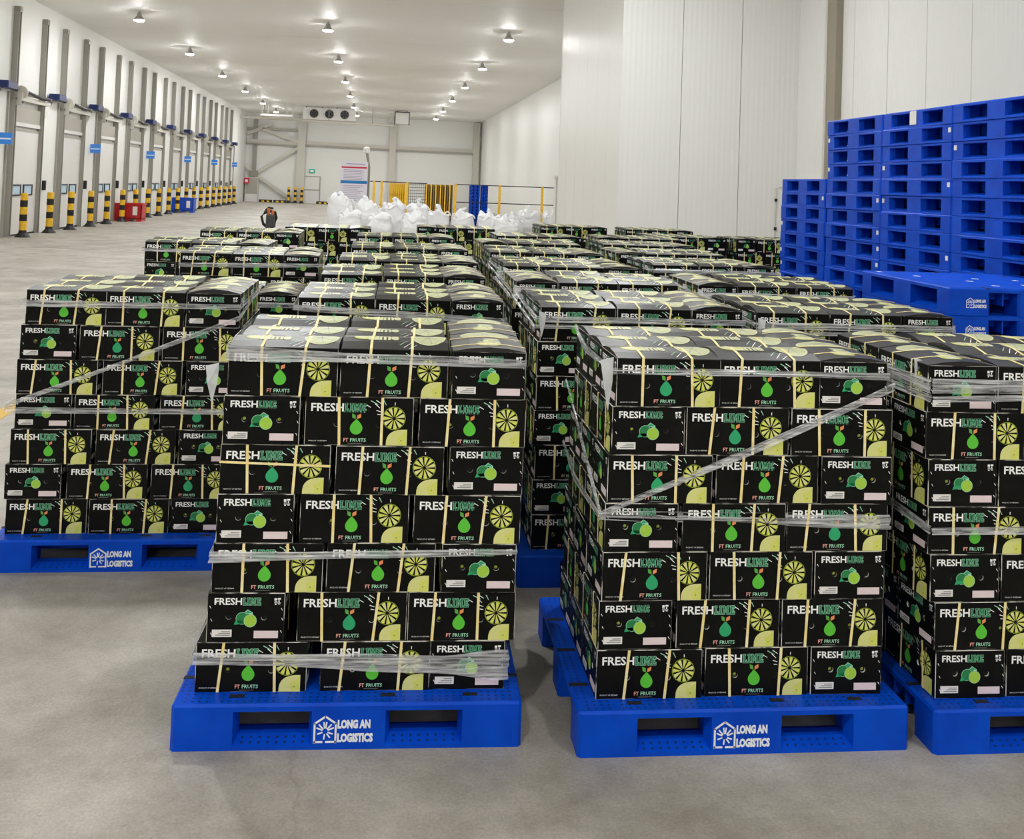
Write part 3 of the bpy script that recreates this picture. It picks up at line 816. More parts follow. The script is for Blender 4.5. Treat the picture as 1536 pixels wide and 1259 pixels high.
def art_long(hi=True, pear='ink_pear'):
    W, H = L_, H_; p = []
    fx = lambda f: f * W
    fy = lambda f: (1 - f) * H
    art_word(p, fx(.053), fy(.305), fx(.300), fx(.2), .0295, hi)
    # rays
    for (a, b_, c_, d_, mm) in ((.54, .13, .60, .21, 'ink_white'), (.60, .07, .67, .15, 'ink_mint'), (.65, .06, .70, .13, 'ink_white'), (.64, .13, .685, .22, 'ink_white'), (.655, .27, .70, .30, 'ink_white'), (.665, .35, .70, .36, 'ink_white'), (.826, .10, .826, .16, 'ink_white'), (.72, .06, .745, .16, 'ink_mint')):
        p.append((bar(fx(a), fy(b_), fx(c_), fy(d_), .0032), mm, 1))
    # pear
    cx, cy, r = fx(.473), fy(.645), .0222
    pts = [(cx + r * math.cos(a), cy + r * math.sin(a)) for a in [R(150 + 240 * i / 14) for i in range(15)]]
    pts += [(cx + r * .55, cy + r * .95), (cx + .002, cy + r * 1.42), (cx - .002, cy + r * 1.42), (cx - r * .55, cy + r * .95)]
    p.append((polyf(pts), pear, 1))
    for s, mm in ((-1, 'ink_leaf'), (1, 'ink_orange')):
        a0 = Vector((cx + s * .002, cy + r * 1.45)); a1 = Vector((cx + s * .0165, cy + r * 1.45 + .02)); d = (a1 - a0); nn = Vector((-d.y, d.x)) * .3
        p.append((polyf([tuple(a0), tuple(a0 + d * .45 + nn), tuple(a1), tuple(a0 + d * .55 - nn)]), mm, 1))
    # lime wheel
    cx, cy, r = fx(.82), fy(.43), .0415
    p.append((ell(cx, cy, r, r, 22 if hi else 12), 'ink_limedark', 1))
    p.append((ell(cx, cy, r * .94, r * .94, 22 if hi else 12), 'card_black', 2))
    nseg = 11
    for k in range(nseg):
        a = 2 * math.pi * (k + .15) / nseg; b_ = 2 * math.pi * (k + .82) / nseg; mm_ = (a + b_) / 2
        p.append((polyf([(cx + r * .12 * math.cos(mm_), cy + r * .12 * math.sin(mm_)), (cx + r * .9 * math.cos(a), cy + r * .9 * math.sin(a)), (cx + r * .93 * math.cos(mm_), cy + r * .93 * math.sin(mm_)), (cx + r * .9 * math.cos(b_), cy + r * .9 * math.sin(b_))]), 'ink_lime' if k % 3 else 'ink_pale', 3))
    # cut lime at lower corner
    x0, x1, yb, yt = fx(.752), fx(.946), .001, fy(.66)
    pts = [(x1, yb), (x1, yt)]
    for i in range(9):
        a = R(95 + 85 * i / 8); pts.append((x1 - .008 - (x1 - x0 - .008) * abs(math.cos(a)) ** .8, yb + (yt - yb) * (math.sin(a) ** .7)))
    pts.append((x0, yb))
    p.append((polyf(pts), 'ink_slice', 2))
    if hi:
        p.append((polyf([(x1 - .03, yb + .004), (x1 - .003, yb + .004), (x1 - .003, yt - .006), (x1 - .02, yt - .02), (x1 - .036, yb + .03)]), 'ink_lime', 3))
        for (a, b_) in ((-.03, .045), (-.045, .02), (-.004, .04), (-.004, .012)):
            p.append((bar(x1 - .021, yb + .018, x1 + a, yb + b_, .0014), 'ink_pale', 4))
        p.append((ell(x1 - .021, yb + .018, .0028, .0028, 6), 'ink_limedark', 5))
        p.append((shift(text2d('FT', .0132, .017, .02, 1), fx(.36), fy(.925)), 'ink_pink', 1))
        p.append((shift(text2d('FRUITS', .0132, .056, .02, 1), fx(.422), fy(.925)), 'ink_mint', 1))
        p.append((rect(fx(.40), fx(.53), fy(.962), fy(.954)), 'ink_grey', 1))
        p.append((shift(text2d('PRODUCT OF VIETNAM', .0046, .063, .0, 1), fx(.04), fy(.925)), 'ink_white', 1))
    else:
        p.append((rect(fx(.36), fx(.40), fy(.92), fy(.85)), 'ink_pink', 1)); p.append((rect(fx(.42), fx(.57), fy(.91), fy(.86)), 'ink_grey', 1))
        p.append((rect(fx(.04), fx(.2), fy(.915), fy(.9)), 'ink_white', 1))
    return p
def art_end(hi=True, stickers=True):
    W, H = S_, H_; p = []
    fx = lambda f: f * W
    fy = lambda f: (1 - f) * H
    art_word(p, fx(.09), fy(.24), fx(.355), fx(.235), .0245, hi)
    # handling marks
    for (a, b_, c_, d_) in ((.862, .10, .895, .15), (.905, .095, .945, .13), (.865, .165, .90, .175), (.915, .14, .93, .18), (.862, .19, .945, .2), (.87, .21, .89, .235), (.91, .21, .94, .225)):
        p.append((rect(fx(a), fx(c_), fy(d_), fy(b_)), 'ink_white', 1))
    # limes
    cx, cy = fx(.545), fy(.545)
    p.append((ell(cx - .024, cy + .006, .0225, .0215, 14), 'ink_mint', 1))
    p.append((ell(cx - .024, cy + .006, .021, .02, 14), 'ink_deep', 2))
    p.append((polyf([(cx - .052, cy - .016), (cx - .02, cy - .012), (cx - .018, cy - .001), (cx - .046, cy - .002)]), 'ink_teal', 2))
    p.append((polyf([(cx - .022, cy + .022), (cx - .006, cy + .037), (cx + .012, cy + .026), (cx + .013, cy + .017), (cx - .004, cy + .022)]), 'ink_mint', 1))
    p.append((polyf([(cx - .018, cy + .023), (cx - .005, cy + .034), (cx + .01, cy + .025), (cx - .003, cy + .024)]), 'ink_teal', 2))
    p.append((ell(cx + .004, cy - .002, .0225, .0225, 18), 'ink_mint', 3))
    p.append((ell(cx + .004, cy - .002, .0208, .0208, 18), 'ink_cut', 4))
    for k, (a, b_) in enumerate(((.1, .16), (.03, .26), (.05, .52), (.055, .8), (.955, .3), (.965, .5), (.955, .75))):
        if hi: p.append((bar(fx(a), fy(b_), fx(a) + .005, fy(b_ + .05), .0025), 'ink_white', 1))
    if stickers:
        p.append((rect(fx(.07), fx(.325), fy(.89), fy(.74)), 'sticker_white', 1))
        p.append((rect(fx(.61), fx(.925), fy(.91), fy(.765)), 'sticker_pink', 1))
    return p
def art_top():
    W, D = L_, S_; p = []
    p.append((ell(.215 * W, .5 * D, .115 * W, .15 * D, 18), 'top_lime', 1))
    p.append((ell(.195 * W, .5 * D, .075 * W, .1 * D, 16), 'top_pale', 2))
    p.append((shift(text2d('Lime', .34 * D, .29 * W, .045, 2), .24 * W, .32 * D), 'top_pale', 3))
    cx, cy, rx, ry = .815 * W, .5 * D, .165 * W, .36 * D
    p.append((ell(cx, cy, rx, ry, 24), 'top_pale', 1))
    p.append((ell(cx, cy, rx * .92, ry * .92, 24), 'top_slice', 2))
    for k in range(8):
        a = k * math.pi / 4 + .2
        p.append((bar(cx, cy, cx + rx * .88 * math.cos(a), cy + ry * .88 * math.sin(a), .003), 'ink_grey', 3))
    for k, (a, b_, c_, d_) in enumerate(((.58, .06, .66, .24), (.54, .14, .62, .3), (.63, .03, .7, .14))):
        p.append((bar(a * W, b_ * D, c_ * W, d_ * D, .0035), 'ink_mint' if k == 1 else 'ink_white', 1))
    return p

OFF0, OFFL = .0007, .00035
def tri(vf):
    vs, fs = vf; out = []
    for f in fs:
        if len(f) <= 4: out.append(f)
        else:
            for t_ in tessellate_polygon([[Vector((vs[i][0], vs[i][1], 0)) for i in f]]): out.append(tuple(f[i] for i in t_))
    return vs, out
def lay(mb, pcs, fn):
    for vf, mm, lv in pcs:
        vs, fs = tri(vf)
        mb.add([fn(x, y, OFF0 + OFFL * lv) for x, y in vs], fs, mm)
F_FRONT = lambda u, v, o: (-L_ / 2 + u, -S_ / 2 - o, v)
F_BACK = lambda u, v, o: (L_ / 2 - u, S_ / 2 + o, v)
F_LEFT = lambda u, v, o: (-L_ / 2 - o, S_ / 2 - u, v)
F_RIGHT = lambda u, v, o: (L_ / 2 + o, -S_ / 2 + u, v)
def holed_face(mb, W, holes, fn, r=.0105, fruit=()):
    e = .0022
    outer = [Vector((e, e, 0)), Vector((W - e, e, 0)), Vector((W - e, H_ - e, 0)), Vector((e, H_ - e, 0))]
    loops = [outer]
    for (hx, hy) in holes:
        loops.append([Vector((hx + r * math.cos(-2 * math.pi * i / 10), hy + r * math.sin(-2 * math.pi * i / 10), 0)) for i in range(10)])
    flat = [p for lp in loops for p in lp]
    mb.add([fn(p.x, p.y, 0) for p in flat], tessellate_polygon(loops), 'card_black')
    for k, (hx, hy) in enumerate(holes):
        c1 = [fn(p.x, p.y, 0) for p in loops[k + 1]]; c2 = [fn(p.x, p.y, -.006) for p in loops[k + 1]]
        mb.add(c1 + c2, [(i, (i + 1) % 10, 10 + (i + 1) % 10, 10 + i) for i in range(10)], 'card_edge')
        mb.add(c2, [tuple(range(10))], 'card_hole')
        if k in fruit:
            mb.add([fn(hx + .6 * r * math.cos(a * math.pi / 4) - .15 * r, hy + .2 * r + .55 * r * math.sin(a * math.pi / 4), -.0048) for a in range(8)] + [fn(hx, hy + .2 * r, -.002)],
                   [(a, (a + 1) % 8, 8) for a in range(8)], 'lime_fruit')
HL = [(.292 * L_, .44 * H_), (.677 * L_, .43 * H_)]
HE = [(.28 * S_, .52 * H_), (.735 * S_, .51 * H_)]
def carton_mesh(name, var):
    fr_l = {0: (), 1: (0,), 2: (1,), 3: ()}[var]; fr_e = {0: (), 1: (), 2: (0,), 3: (0, 1)}[var]
    mb = MB(); e = .0022
    x, y, z = L_ / 2, S_ / 2, H_
    # bottom and top plates and worn edge chamfers
    mb.add([(-x + e, -y + e, 0), (x - e, -y + e, 0), (x - e, y - e, 0), (-x + e, y - e, 0)], [(0, 3, 2, 1)], 'card_black')
    mb.add([(-x + e, -y + e, z), (x - e, -y + e, z), (x - e, y - e, z), (-x + e, y - e, z)], [(0, 1, 2, 3)], 'card_black')
    for sx in (-1, 1):
        for sy in (-1, 1):
            mb.add([(sx * x, sy * (y - e), e), (sx * (x - e), sy * y, e), (sx * (x - e), sy * y, z - e), (sx * x, sy * (y - e), z - e)], [(0, 1, 2, 3)], 'card_edge')
    for (zz, z2) in ((0, e), (z, z - e)):
        for s in (-1, 1):
            mb.add([(-x + e, s * (y - e), zz), (x - e, s * (y - e), zz), (x - e, s * y, z2), (-x + e, s * y, z2)], [(0, 1, 2, 3)], 'card_edge')
            mb.add([(s * (x - e), -y + e, zz), (s * (x - e), y - e, zz), (s * x, y - e, z2), (s * x, -y + e, z2)], [(0, 1, 2, 3)], 'card_edge')
    holed_face(mb, L_, HL, F_FRONT, fruit=fr_l); holed_face(mb, L_, HL, F_BACK)
    holed_face(mb, S_, HE, F_LEFT, fruit=fr_e); holed_face(mb, S_, HE, F_RIGHT)
    al = art_long(True, 'ink_teal' if var == 3 else 'ink_pear'); ae = art_end(True, False)
    lay(mb, al, F_FRONT); lay(mb, al, F_BACK); lay(mb, ae, F_LEFT); lay(mb, art_end(True, True), F_RIGHT)
    return mb.mesh(name)
CART = [carton_mesh('lime_carton', v) for v in range(4)]
def flap_meshes(b):
    """two lid flaps rising to a ridge along the middle; printed"""
    kn = [0, .25, .5, .75, 1.0]; zz = [0, b * .72, b, b * .72, 0]
    def zt(w_):
        f = max(0, min(1, w_ / S_))
        for i in range(4):
            if f <= kn[i + 1]: return zz[i] + (zz[i + 1] - zz[i]) * (f - kn[i]) / .25
        return 0
    art = art_top(); outs = []
    for half in (0, 1):
        mb = MB(); ks = (0, 1, 2) if half == 0 else (2, 3, 4); th = .004
        prof = [(-S_ / 2 + kn[i] * S_, H_ + zz[i] + .0005) for i in ks]
        g = .001 if half else -.001
        for j in (0, 1):
            (y0, z0), (y1, z1) = prof[j], prof[j + 1]
            a = -L_ / 2 + .001; c_ = L_ / 2 - .001
            mb.add([(a, y0, z0), (c_, y0, z0), (c_, y1, z1), (a, y1, z1), (a, y0, z0 - th), (c_, y0, z0 - th), (c_, y1, z1 - th), (a, y1, z1 - th)],
                   [(0, 1, 2, 3), (7, 6, 5, 4), (0, 4, 5, 1), (2, 6, 7, 3)], 'card_lid')
            mb.add([(a, y0, z0), (a, y1, z1), (a, y1, H_ - .002), (a, y0, H_ - .002)], [(0, 1, 2, 3)], 'card_lid')
            mb.add([(c_, y0, z0), (c_, y1, z1), (c_, y1, H_ - .002), (c_, y0, H_ - .002)], [(0, 1, 2, 3)], 'card_lid')
        for vf, mm, lv in art:
            vs, fs = tri(vf)
            bm = bmesh.new(); bv = [bm.verts.new((p[0], p[1], 0)) for p in vs]
            for f in fs:
                try: bm.faces.new([bv[i] for i in f])
                except ValueError: pass
            for q in (.25, .5, .75):
                bmesh.ops.bisect_plane(bm, geom=bm.verts[:] + bm.edges[:] + bm.faces[:], plane_co=(0, q * S_, 0), plane_no=(0, 1, 0))
            dead = [f for f in bm.faces if (f.calc_center_median().y > S_ / 2) != bool(half)]
            bmesh.ops.delete(bm, geom=dead, context='FACES')
            bm.verts.index_update()
            mb.add([(-L_ / 2 + v.co.x, -S_ / 2 + v.co.y, H_ + zt(v.co.y) + .0005 + OFF0 + OFFL * lv) for v in bm.verts], [tuple(v.index for v in f.verts) for f in bm.faces], mm)
            bm.free()
        outs.append(mb.mesh('lid_flap'))
    return outs, zz
BUL = [.010, .016, .023]
FLAPS = [flap_meshes(b) for b in BUL]
def strap_mesh(dx, zz=None):
    """strap round the carton: dx = sideways drift from top to bottom of the front face"""
    wd, th = .0048, .0014
    y = S_ / 2
    path = [(dx, -y, .001), (0, -y, H_)]
    if zz: path += [(0, -y + S_ * f, H_ + z + .0022) for f, z in ((.25, zz[1]), (.5, zz[2]), (.75, zz[3]))]
    path += [(0, y, H_), (dx * .6, y, .001)]
    o = []
    for k, (px, py, pz) in enumerate(path):
        if k == 0 or k == len(path) - 1: q = (px, py + math.copysign(.0042, py), pz)
        elif k == 1 or k == len(path) - 2: q = (px, py + math.copysign(.0042, py), pz + (.0042 if zz else -.001))
        else: q = (px, py, pz)
        o.append(q)
    vs, fs = [], []
    for (px, py, pz) in o:
        ny, nz = py, (pz - H_ / 2); k = math.hypot(ny, nz); ny, nz = ny / k * th, nz / k * th
        vs += [(px - wd, py, pz), (px + wd, py, pz), (px + wd, py - ny, pz - nz), (px - wd, py - ny, pz - nz)]
    for i in range(len(o) - 1):
        for j in range(4): fs.append((4 * i + j, 4 * i + (j + 1) % 4, 4 * i + 4 + (j + 1) % 4, 4 * i + 4 + j))
    if not zz:   # leave out the run over the flat top, it is pressed by the carton above
        pass
    return MB().add(vs, fs, 'strap_yellow').mesh('strap')
DXS = [-.008, 0, .006, -.016]
STRAP = {(i, None): strap_mesh(DXS[i]) for i in range(4)}
for i in range(4):
    for j in range(3): STRAP[(i, j)] = strap_mesh(DXS[i], FLAPS[j][1])
STK_A = MB().box(-.0012, 0, -.034, .034, -.0125, .0125, 'sticker_white')
for q in range(3): STK_A.box(-.0015, -.001, -.028, .022 - .01 * q, -.008 + .006 * q, -.005 + .006 * q, 'ink_grey')
STK_A = STK_A.mesh('paper_label')
STK_B = MB().box(-.0012, 0, -.042, .042, -.0125, .0125, 'sticker_pink').mesh('paper_label')
HSTRAP = MB().box(-L_ / 2 - .002, L_ / 2 + .002, -S_ / 2 - .0062, -S_ / 2 - .0048, -.004, .004, 'strap_yellow').mesh('strap')

rc = random.Random(3)
def carton(x, y, z, rz, top, label, group, hstrap=False):
    o = put('lime_carton', CART[rc.choice((0, 0, 1, 2, 3))], None, (x, y, z), rz)
    j = None
    if top:
        j = rc.choice((0, 1, 1, 2))
        put('lid_flap', FLAPS[j][0][0], o); put('lid_flap', FLAPS[j][0][1], o)
    for bx_ in (-.092, .073):
        put('strap', STRAP[(rc.randrange(4), j)], o, (bx_ + rc.uniform(-.018, .018), 0, 0))
    if hstrap:
        q = put('strap', HSTRAP, o, (0, 0, .105)); q.rotation_euler = (0, R(1.6), 0)
    put('paper_label', STK_A, o, (-L_ / 2 - .0004, S_ / 2 - .2 * S_ , .19 * H_))
    put('paper_label', STK_B, o, (-L_ / 2 - .0004, S_ / 2 - .77 * S_, .165 * H_))
    tag(o, label, 'carton', group)
    return o

# simplified carton for the mass of cartons farther back
def lo_mesh():
    mb = MB()
    x, y, z = L_ / 2, S_ / 2, H_
    mb.box(-x, x, -y, y, 0, z, 'card_black')
    b = .014
    mb.add([(-x, -y, z), (x, -y, z), (x, 0, z + b), (-x, 0, z + b), (x, y, z), (-x, y, z)], [(0, 1, 2, 3), (3, 2, 4, 5), (0, 3, 5), (1, 4, 2)], 'card_lid')
    al = art_long(False); ae = art_end(False)
    lay(mb, al, F_FRONT); lay(mb, al, F_BACK); lay(mb, ae, F_LEFT); lay(mb, ae, F_RIGHT)
    zt = lambda w_: z + b * (1 - abs(w_ - S_ / 2) / (S_ / 2))
    for cx, rx, ry, mm in ((.25, .13, .17, 'top_pale'), (.815, .165, .36, 'top_slice')):
        for s in (-1, 1):
            pts = [(cx * L_ + rx * L_ * math.cos(R(a)), S_ / 2 + s * ry * S_ * math.sin(R(a))) for a in range(0, 181, 22)]
            mb.add([(-x + u, -y + v, zt(v) + .0012) for u, v in pts], [tuple(range(len(pts)))], mm)
    for sx in (-.09, .075):
        wd = .005; yo = y + .004
        mb.add([(sx - wd, -yo, 0), (sx + wd, -yo, 0), (sx + wd, -yo, z + .003), (sx - wd, -yo, z + .003), (sx + wd, 0, z + b + .003), (sx - wd, 0, z + b + .003), (sx + wd, yo, z + .003), (sx - wd, yo, z + .003), (sx + wd, yo, 0), (sx - wd, yo, 0)],
               [(0, 1, 2, 3), (3, 2, 4, 5), (5, 4, 6, 7), (7, 6, 8, 9)], 'strap_yellow')
    return mb
LO = lo_mesh()
BULK = MB(); BULK.names = list(LO.names)
def bulk(x, y, z, rz):
    c_, s_ = math.cos(rz), math.sin(rz); o = len(BULK.v)
    BULK.v += [(x + c_ * a - s_ * b_, y + s_ * a + c_ * b_, z + d) for a, b_, d in LO.v]
    BULK.f += [tuple(i + o for i in f) for f in LO.f]
    BULK.m += LO.m

TIER = ['top', 'second', 'third', 'fourth', 'fifth', 'sixth', 'bottom']
COUNT = [0]
def spans(tier, lls, left=-.53):
    """default x spans of a tier across the front"""
    g = .007
    ws = [L_, L_, S_] if (tier % 2 == 0) == lls else [S_, L_, L_]
    x = -(sum(ws) + 2 * g) / 2; out = []
    for w_ in ws:
        out.append((x, x + w_)); x += w_ + g
    return out

def load(key, nm, px, py, rz, lls=True, tiers=7, rows=None, front='top', flank=None, logo=True, hi=False, single=True, extra=()):
    """px,py: middle of the pallet's front edge. rows: measured spans of each tier from the top, in world x."""
    c_, s_ = math.cos(rz), math.sin(rz)
    W = lambda a, b_: (px + c_ * a - s_ * b_, py + s_ * a + c_ * b_)
    cx, cy = W(0, .5)
    pallet((cx, cy, 0), rz, 'blue plastic pallet under the %s' % nm, 'pallets under the lime loads', logo='long' if logo else None, hi=hi)
    rj = random.Random(key)
    for t_ in range(tiers):
        sp = [(a - px, b_ - px) for a, b_ in rows[t_]] if rows else [(a + rj.uniform(-.004, .004), b_ + 0) for a, b_ in spans(t_, lls)]
        z = PH + (tiers - 1 - t_) * (H_ + .0006) + .0006
        dx = rj.uniform(-.008, .008) if not rows else 0
        last = len(sp) - 1
        for ci, (a, b_) in enumerate(sp):
            xm = (a + b_) / 2 + dx
            islong = (b_ - a) > .33
            nrow = 3 if islong else 2
            dep = S_ if islong else L_
            for r_ in range(nrow):
                ym = .09 + (dep + .005) * r_ + dep / 2 + rj.uniform(-.005, .005) + (.0 if islong else rj.uniform(-.004, .004))
                x, y = W(xm + (rj.uniform(-.004, .004) if r_ else 0), ym)
                ang = rz + R(rj.uniform(-.7, .7)) + (0 if islong else math.pi / 2)
                vis = single and (t_ == 0 or (front == 'all' and r_ == 0) or (flank == 'L' and ci == 0 and front == 'all') or (flank == 'R' and ci == last and front == 'all') or (t_, ci, r_) in extra)
                if vis:
                    face = 'long-faced' if islong else 'end-on'
                    pos = ('front', 'middle', 'back')[r_] if islong else ('front', 'back')[r_]
                    side = ('left', 'centre', 'right')[ci]
                    lb = '%s lime carton, %s %s of %s tier, %s' % (face, pos, side, TIER[t_] if tiers == 7 or t_ < 5 else 'bottom', nm)
                    carton(x, y, z, ang, t_ == 0, lb, 'lime cartons on the %s' % nm, hstrap=(key == 'P1' and t_ == 2 and ci == 0 and r_ == 0))
                    COUNT[0] += 1
                else:
                    if 0 < t_ and islong and r_ == 1 and ci == 1: continue      # wholly enclosed
                    bulk(x, y, z, ang)
    return W

LD = 'left-edge load'; LC = 'front centre-left load'; RC = 'front centre-right load'; RD = 'right-edge load'
P1R = [[(-.502, -.12), (-.112, .271), (.288, .554)], [(-.516, -.242), (-.235, .161), (.173, .563)], [(-.514, -.134), (-.11, .269), (.286, .558)], [(-.524, -.251), (-.235, .153), (.17, .556)], [(-.532, -.141), (-.134, .258), (.275, .545)], [(-.537, -.266), (-.227, .158), (.162, .547)], [(-.563, -.189), (-.136, .245), (.248, .517)]]
P2R = [[(.87, 1.254), (1.256, 1.628), (1.631, 1.889)], [(.861, 1.125), (1.133, 1.521), (1.526, 1.914)], [(.845, 1.242), (1.247, 1.638), (1.645, 1.913)], [(.844, 1.117), (1.127, 1.516), (1.521, 1.9)], [(.84, 1.225), (1.238, 1.619), (1.622, 1.898)], [(.831, 1.103), (1.115, 1.505), (1.513, 1.893)], [(.83, 1.219), (1.223, 1.618), (1.626, 1.894)]]
P0R = [[(-1.709, -1.332), (-1.329, -.948), (-.941, -.67)], [(-1.729, -1.464), (-1.454, -1.057), (-1.044, -.665)], [(-1.745, -1.348), (-1.338, -.939), (-.929, -.657)], [(-1.739, -1.472), (-1.466, -1.06), (-1.047, -.659)], [(-1.756, -1.362), (-1.353, -.955), (-.948, -.675)], [(-1.765, -1.502), (-1.48, -1.088), (-1.075, -.682)], [(-1.756, -1.376), (-1.364, -.977), (-.97, -.70)]]
def p3rows():
    out = []
    for k, x0 in enumerate((2.027, 2.027, 2.036, 2.039, 2.051, 2.068, 2.076)):
        ws = [S_, L_, L_] if k % 2 == 0 else [L_, L_, S_]
        x = x0; r = []
        for w_ in ws: r.append((x, x + w_)); x += w_ + .008
        out.append(r)
    return out
def b2(k, w_): return '%s load behind the %s' % (ORD[k], w_)
load('P1', LC, -.027, 3.65, R(-2.0), True, rows=P1R, front='all', hi=True)
load('P2', RC, 1.357, 3.534, R(-1.0), True, rows=P2R, front='all', flank='L', hi=True)
load('P0', LD, -1.206, 5.31, 0, True, rows=P0R, front='all', flank='R', hi=True)
load('P3', RD, 2.63, 3.474, R(-1), False, rows=p3rows(), front='all', flank='L', hi=True)
T1EX = [(t_, 0, r_) for t_ in range(1, 7) for r_ in range(3 if t_ < 3 else 1)]
load('T1', b2(0, RC), 1.35, 5.03, R(-1), True, extra=T1EX)
load('Q1', b2(0, LC), .14, 5.22, R(-1), True, extra=[(1, 0, 0), (1, 1, 0)])
load('U1', b2(0, RD), 2.47, 4.98, R(-2), True)
load('S', b2(0, LD), -1.03, 6.87, 0, True, tiers=6)
load('Q2', b2(1, LC), .19, 6.55, 0, True)
load('T2', b2(1, RC), 1.40, 6.36, R(-1), False)
load('U2', b2(1, RD), 2.60, 6.40, R(-2), False)
load('R1', b2(1, LD), -.95, 8.08, R(1), True)
load('Q3', b2(2, LC), .26, 7.75, 0, True)
load('T3', b2(2, RC), 1.48, 7.62, R(1), True)
load('U3', b2(2, RD), 2.78, 8.12, R(2), True)
load('R2', b2(2, LD), -1.48, 9.25, R(-1), True, extra=[(1, 0, 0)])
load('Q4', b2(3, LC), .30, 9.25, 0, True)
load('T4', b2(3, RC), 1.55, 9.15, R(-1), True)
load('U4', b2(3, RD), 2.82, 9.5, R(2), False)
for key, nm, x, y, rz, lls in [('R3', b2(3, LD), -1.36, 11.35, 0, True), ('R4', b2(4, LD), -.6, 12.9, 1, True), ('Q5', b2(4, LC), .32, 11.2, 0, True), ('W1', b2(5, LC), 1.07, 13.9, -1, False),
                               ('T5', b2(4, RC), 1.62, 10.6, 1, False), ('T6', b2(5, RC), 1.95, 12.2, 0, True), ('U5', b2(4, RD), 2.98, 10.9, -1, True), ('U6', b2(5, RD), 3.25, 12.4, 1, False),
                               ('V1', 'load against the far end of enclosure', 3.02, 15.6, 0, True), ('V2', 'load before the enclosure wall', 4.3, 15.3, -1, True), ('V4', 'load left of the one beside shortest stack', 4.1, 13.2, 0, True), ('V3', 'load beside the shortest pallet stack', 5.3, 13.2, 2, False)]:
    load(key, nm, x, y, R(rz), lls, single=key in ('T5', 'Q5', 'R3', 'U5'), logo=False)
bo = BULK.mesh('lime_cartons')
o = put('lime_cartons', bo)
tag(o, 'black lime cartons making up the rear loads and hidden tiers', 'cartons', kind='stuff')

# ------------------------------------------------------------------ stretch film
def ribbon(name, pts, widths, parent, nrm_c, mname='film', folds=5, sub=6, seed=0):
    """film band through pts; nrm_c = load centre, outward direction is away from it"""
    P = [Vector(p) for p in pts]
    path, wd = [], []
    for i in range(len(P) - 1):
        for k in range(sub):
            f = k / sub
            path.append(P[i].lerp(P[i + 1], f)); wd.append(widths[i] * (1 - f) + widths[i + 1] * f)
    path.append(P[-1]); wd.append(widths[-1])
    vs, fs = [], []; m_ = folds * 2
    rr = random.Random(seed)
    ph = [rr.uniform(0, 6) for _ in range(m_ + 1)]
    for i, p in enumerate(path):
        a = path[max(0, i - 1)]; b_ = path[min(len(path) - 1, i + 1)]
        t = (b_ - a).normalized()
        out = Vector((p.x - nrm_c[0], p.y - nrm_c[1], 0)).normalized()
        out = (out - t * out.dot(t)).normalized()
        side = t.cross(out).normalized()
        for j in range(m_ + 1):
            f = j / m_ - .5
            off = .0042 * math.sin(j * 2.4 + ph[j] + i * .35) + .0042
            vs.append(p + side * f * wd[i] * (1 + .12 * math.sin(i * .7 + seed)) + out * off)
    for i in range(len(path) - 1):
        for j in range(m_):
            a = i * (m_ + 1) + j
            fs.append((a, a + 1, a + m_ + 2, a + m_ + 1))
    return MB().add(vs, fs, mname).build(name, parent, smooth=True)
def film(nm, bands, tails=(), centre=(0, 0)):
    t = empty('stretch_film', (centre[0], centre[1], 0))
    lo_ = lambda p: (p[0] - centre[0], p[1] - centre[1], p[2])
    for k, (pts, wd) in enumerate(bands):
        ribbon('film_band', [lo_(p) for p in pts], wd, t, (0, 0), seed=len(nm) + k * 7)
    for (p, s, h_) in tails:
        q = lo_(p)
        vs = [(q[0], q[1], q[2]), (q[0] + s * .9, q[1] - .006, q[2] - .01), (q[0] + s * .7, q[1] - .02, q[2] - h_ * .5), (q[0] + s * .35, q[1] - .014, q[2] - h_), (q[0] + s * .05, q[1] - .004, q[2] - h_ * .45)]
        MB().add(vs, [(0, 1, 2, 4), (4, 2, 3)], 'film_tail').build('film_tail', t)
    tag(t, 'clear stretch film bands wrapped round the %s' % nm, 'stretch film', 'stretch film on the lime loads')
def loop(x0, x1, y0, y1, z, wd, dz=(0, 0, 0, 0)):
    g = .008
    x0 -= g; x1 += g; y0 -= g; y1 += g
    pts = [(x0, y0, z + dz[0]), (x1, y0, z + dz[1]), (x1 + .001, y0 + .004, z + dz[1]), (x1, y1, z + dz[2]), (x1 - .004, y1 + .001, z + dz[2]), (x0, y1, z + dz[3]), (x0, y1 - .004, z + dz[3]), (x0, y0, z + dz[0])]
    return pts, [wd] * 8
# centre-left front load (turned two degrees)
fy1 = lambda x: 3.742 - .035 * x - .01
film(LC, [([(-.51, fy1(-.51) + .8, 1.33), (-.503, fy1(-.5), 1.335), (0, fy1(0), 1.325), (.555, fy1(.555), 1.315), (.575, fy1(.555) + .8, 1.32)], [.05, .05, .035, .03, .03]),
          ([(-.52, fy1(-.52) + .8, .625), (-.531, fy1(-.53), .622), (0, fy1(0), .634), (.543, fy1(.543), .645), (.565, fy1(.543) + .8, .64)], [.035, .035, .03, .02, .02]),
          ([(-.57, fy1(-.57) + .8, .275), (-.573, fy1(-.57), .272), (-.1, fy1(-.1), .262), (.3, fy1(.3), .25), (.528, fy1(.53), .245), (.54, fy1(.53) + .8, .25)], [.04, .04, .05, .07, .1, .1])],
     tails=[((-.53, fy1(-.53) - .005, 1.30), -.05, .14)], centre=(0, 4.15))
fy2 = lambda x: 3.642 - .0175 * (x - .85) - .01
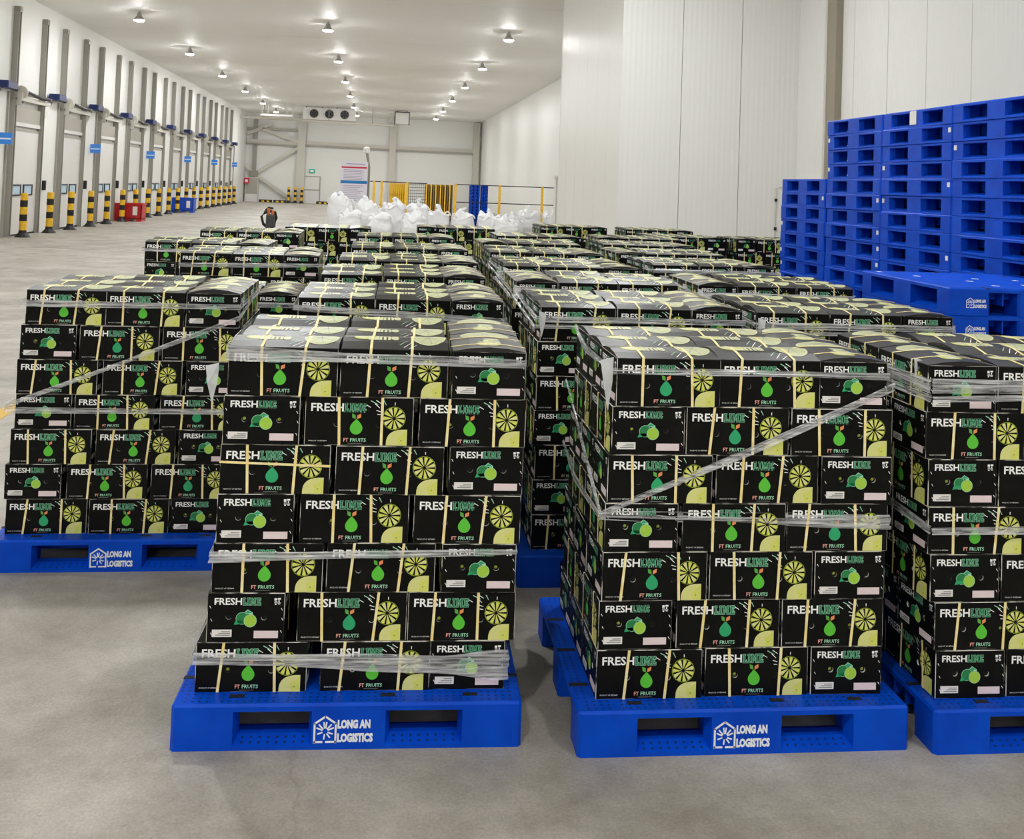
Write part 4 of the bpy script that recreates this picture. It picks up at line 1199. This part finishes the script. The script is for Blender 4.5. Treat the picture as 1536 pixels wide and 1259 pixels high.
film(RC, [([(.885, 4.45, 1.35), (.86, 4.1, 1.315), (.858, fy2(.86) + .05, 1.31), (.862, fy2(.86), 1.31), (1.4, fy2(1.4), 1.312), (1.897, fy2(1.9), 1.305), (1.905, fy2(1.9) + .8, 1.32)], [.03, .03, .03, .024, .022, .028, .03]),
          ([(.845, 4.45, .86), (.83, 4.1, .80), (.832, fy2(.83), .80), (1.35, fy2(1.35), .79), (1.91, fy2(1.9), .775), (1.92, fy2(1.9) + .8, .78)], [.025, .025, .03, .045, .05, .04]),
          ([(.85, 4.45, 1.12), (.832, fy2(.83) - .003, .805), (1.37, fy2(1.37) - .004, 1.03), (1.915, fy2(1.915) - .004, 1.27), (1.93, fy2(1.9) + .8, 1.3)], [.02, .022, .026, .034, .03])],
     tails=[((.86, fy2(.86) - .004, 1.36), -.055, .19)], centre=(1.38, 4.05))
fy0 = 5.385
film(LD, [loop(-1.72, -.68, fy0 - .01, 6.22, 1.295, .03),
          loop(-1.765, -.672, fy0 - .01, 6.22, .77, .03),
          ([(-1.775, 6.2, .8), (-1.775, fy0 - .006, .785), (-1.2, fy0 - .02, 1.02), (-.675, fy0 - .02, 1.24), (-.66, 6.2, 1.33)], [.02, .022, .022, .026, .03])], centre=(-1.2, 5.8))
film(RD, [loop(2.035, 3.092, 3.555, 4.37, 1.30, .024), loop(2.035, 3.092, 3.55, 4.37, 1.275, .03, (0, .004, 0, 0)), loop(2.035, 3.092, 3.547, 4.37, 1.245, .024, (-.005, .02, 0, 0)),
          loop(2.045, 3.092, 3.555, 4.37, .765, .03, (0, .0, 0, .05))], tails=[((2.02, 3.66, 1.37), .04, .17)], centre=(2.57, 3.95))
for nm, x, y, z, dz, tl in [(b2(0, RC), 1.35, 5.12, 1.30, (0, 0, .02, .06), True), (b2(0, RD), 2.47, 5.07, 1.295, (0, 0, .02, .05), True), (b2(1, RC), 1.40, 6.45, 1.30, (0, 0, 0, .04), True), (b2(2, RC), 1.48, 7.7, 1.31, (0, 0, 0, .03), True),
                            (b2(1, LD), -.95, 8.17, 1.285, (-.02, 0, .03, 0), False), (b2(0, LC), .14, 5.3, 1.31, (.0, -.05, 0, 0), False), (b2(1, RD), 2.60, 6.48, 1.30, (0, 0, 0, .03), True), (b2(2, LD), -1.48, 9.33, 1.29, (0, 0, 0, 0), False),
                            (b2(0, LD), -1.03, 6.95, 1.12, (0, 0, .03, 0), False), (b2(2, RD), 2.78, 8.2, 1.31, (0, 0, 0, 0), False), (b2(1, LC), .19, 6.63, 1.24, (0, .0, 0, 0), False)]:
    bs = [loop(x - .53, x + .53, y - .01, y + .83, z, .032, dz)]
    if tl: bs.append(loop(x - .54, x + .54, y - .014, y + .83, z - .035, .02, dz))
    film(nm, bs, tails=[((x - .53, y - .02, z + .04), .04, .13)] if tl else (), centre=(x, y + .41))
print('cartons as single things:', COUNT[0], 'bulk faces', len(BULK.f))
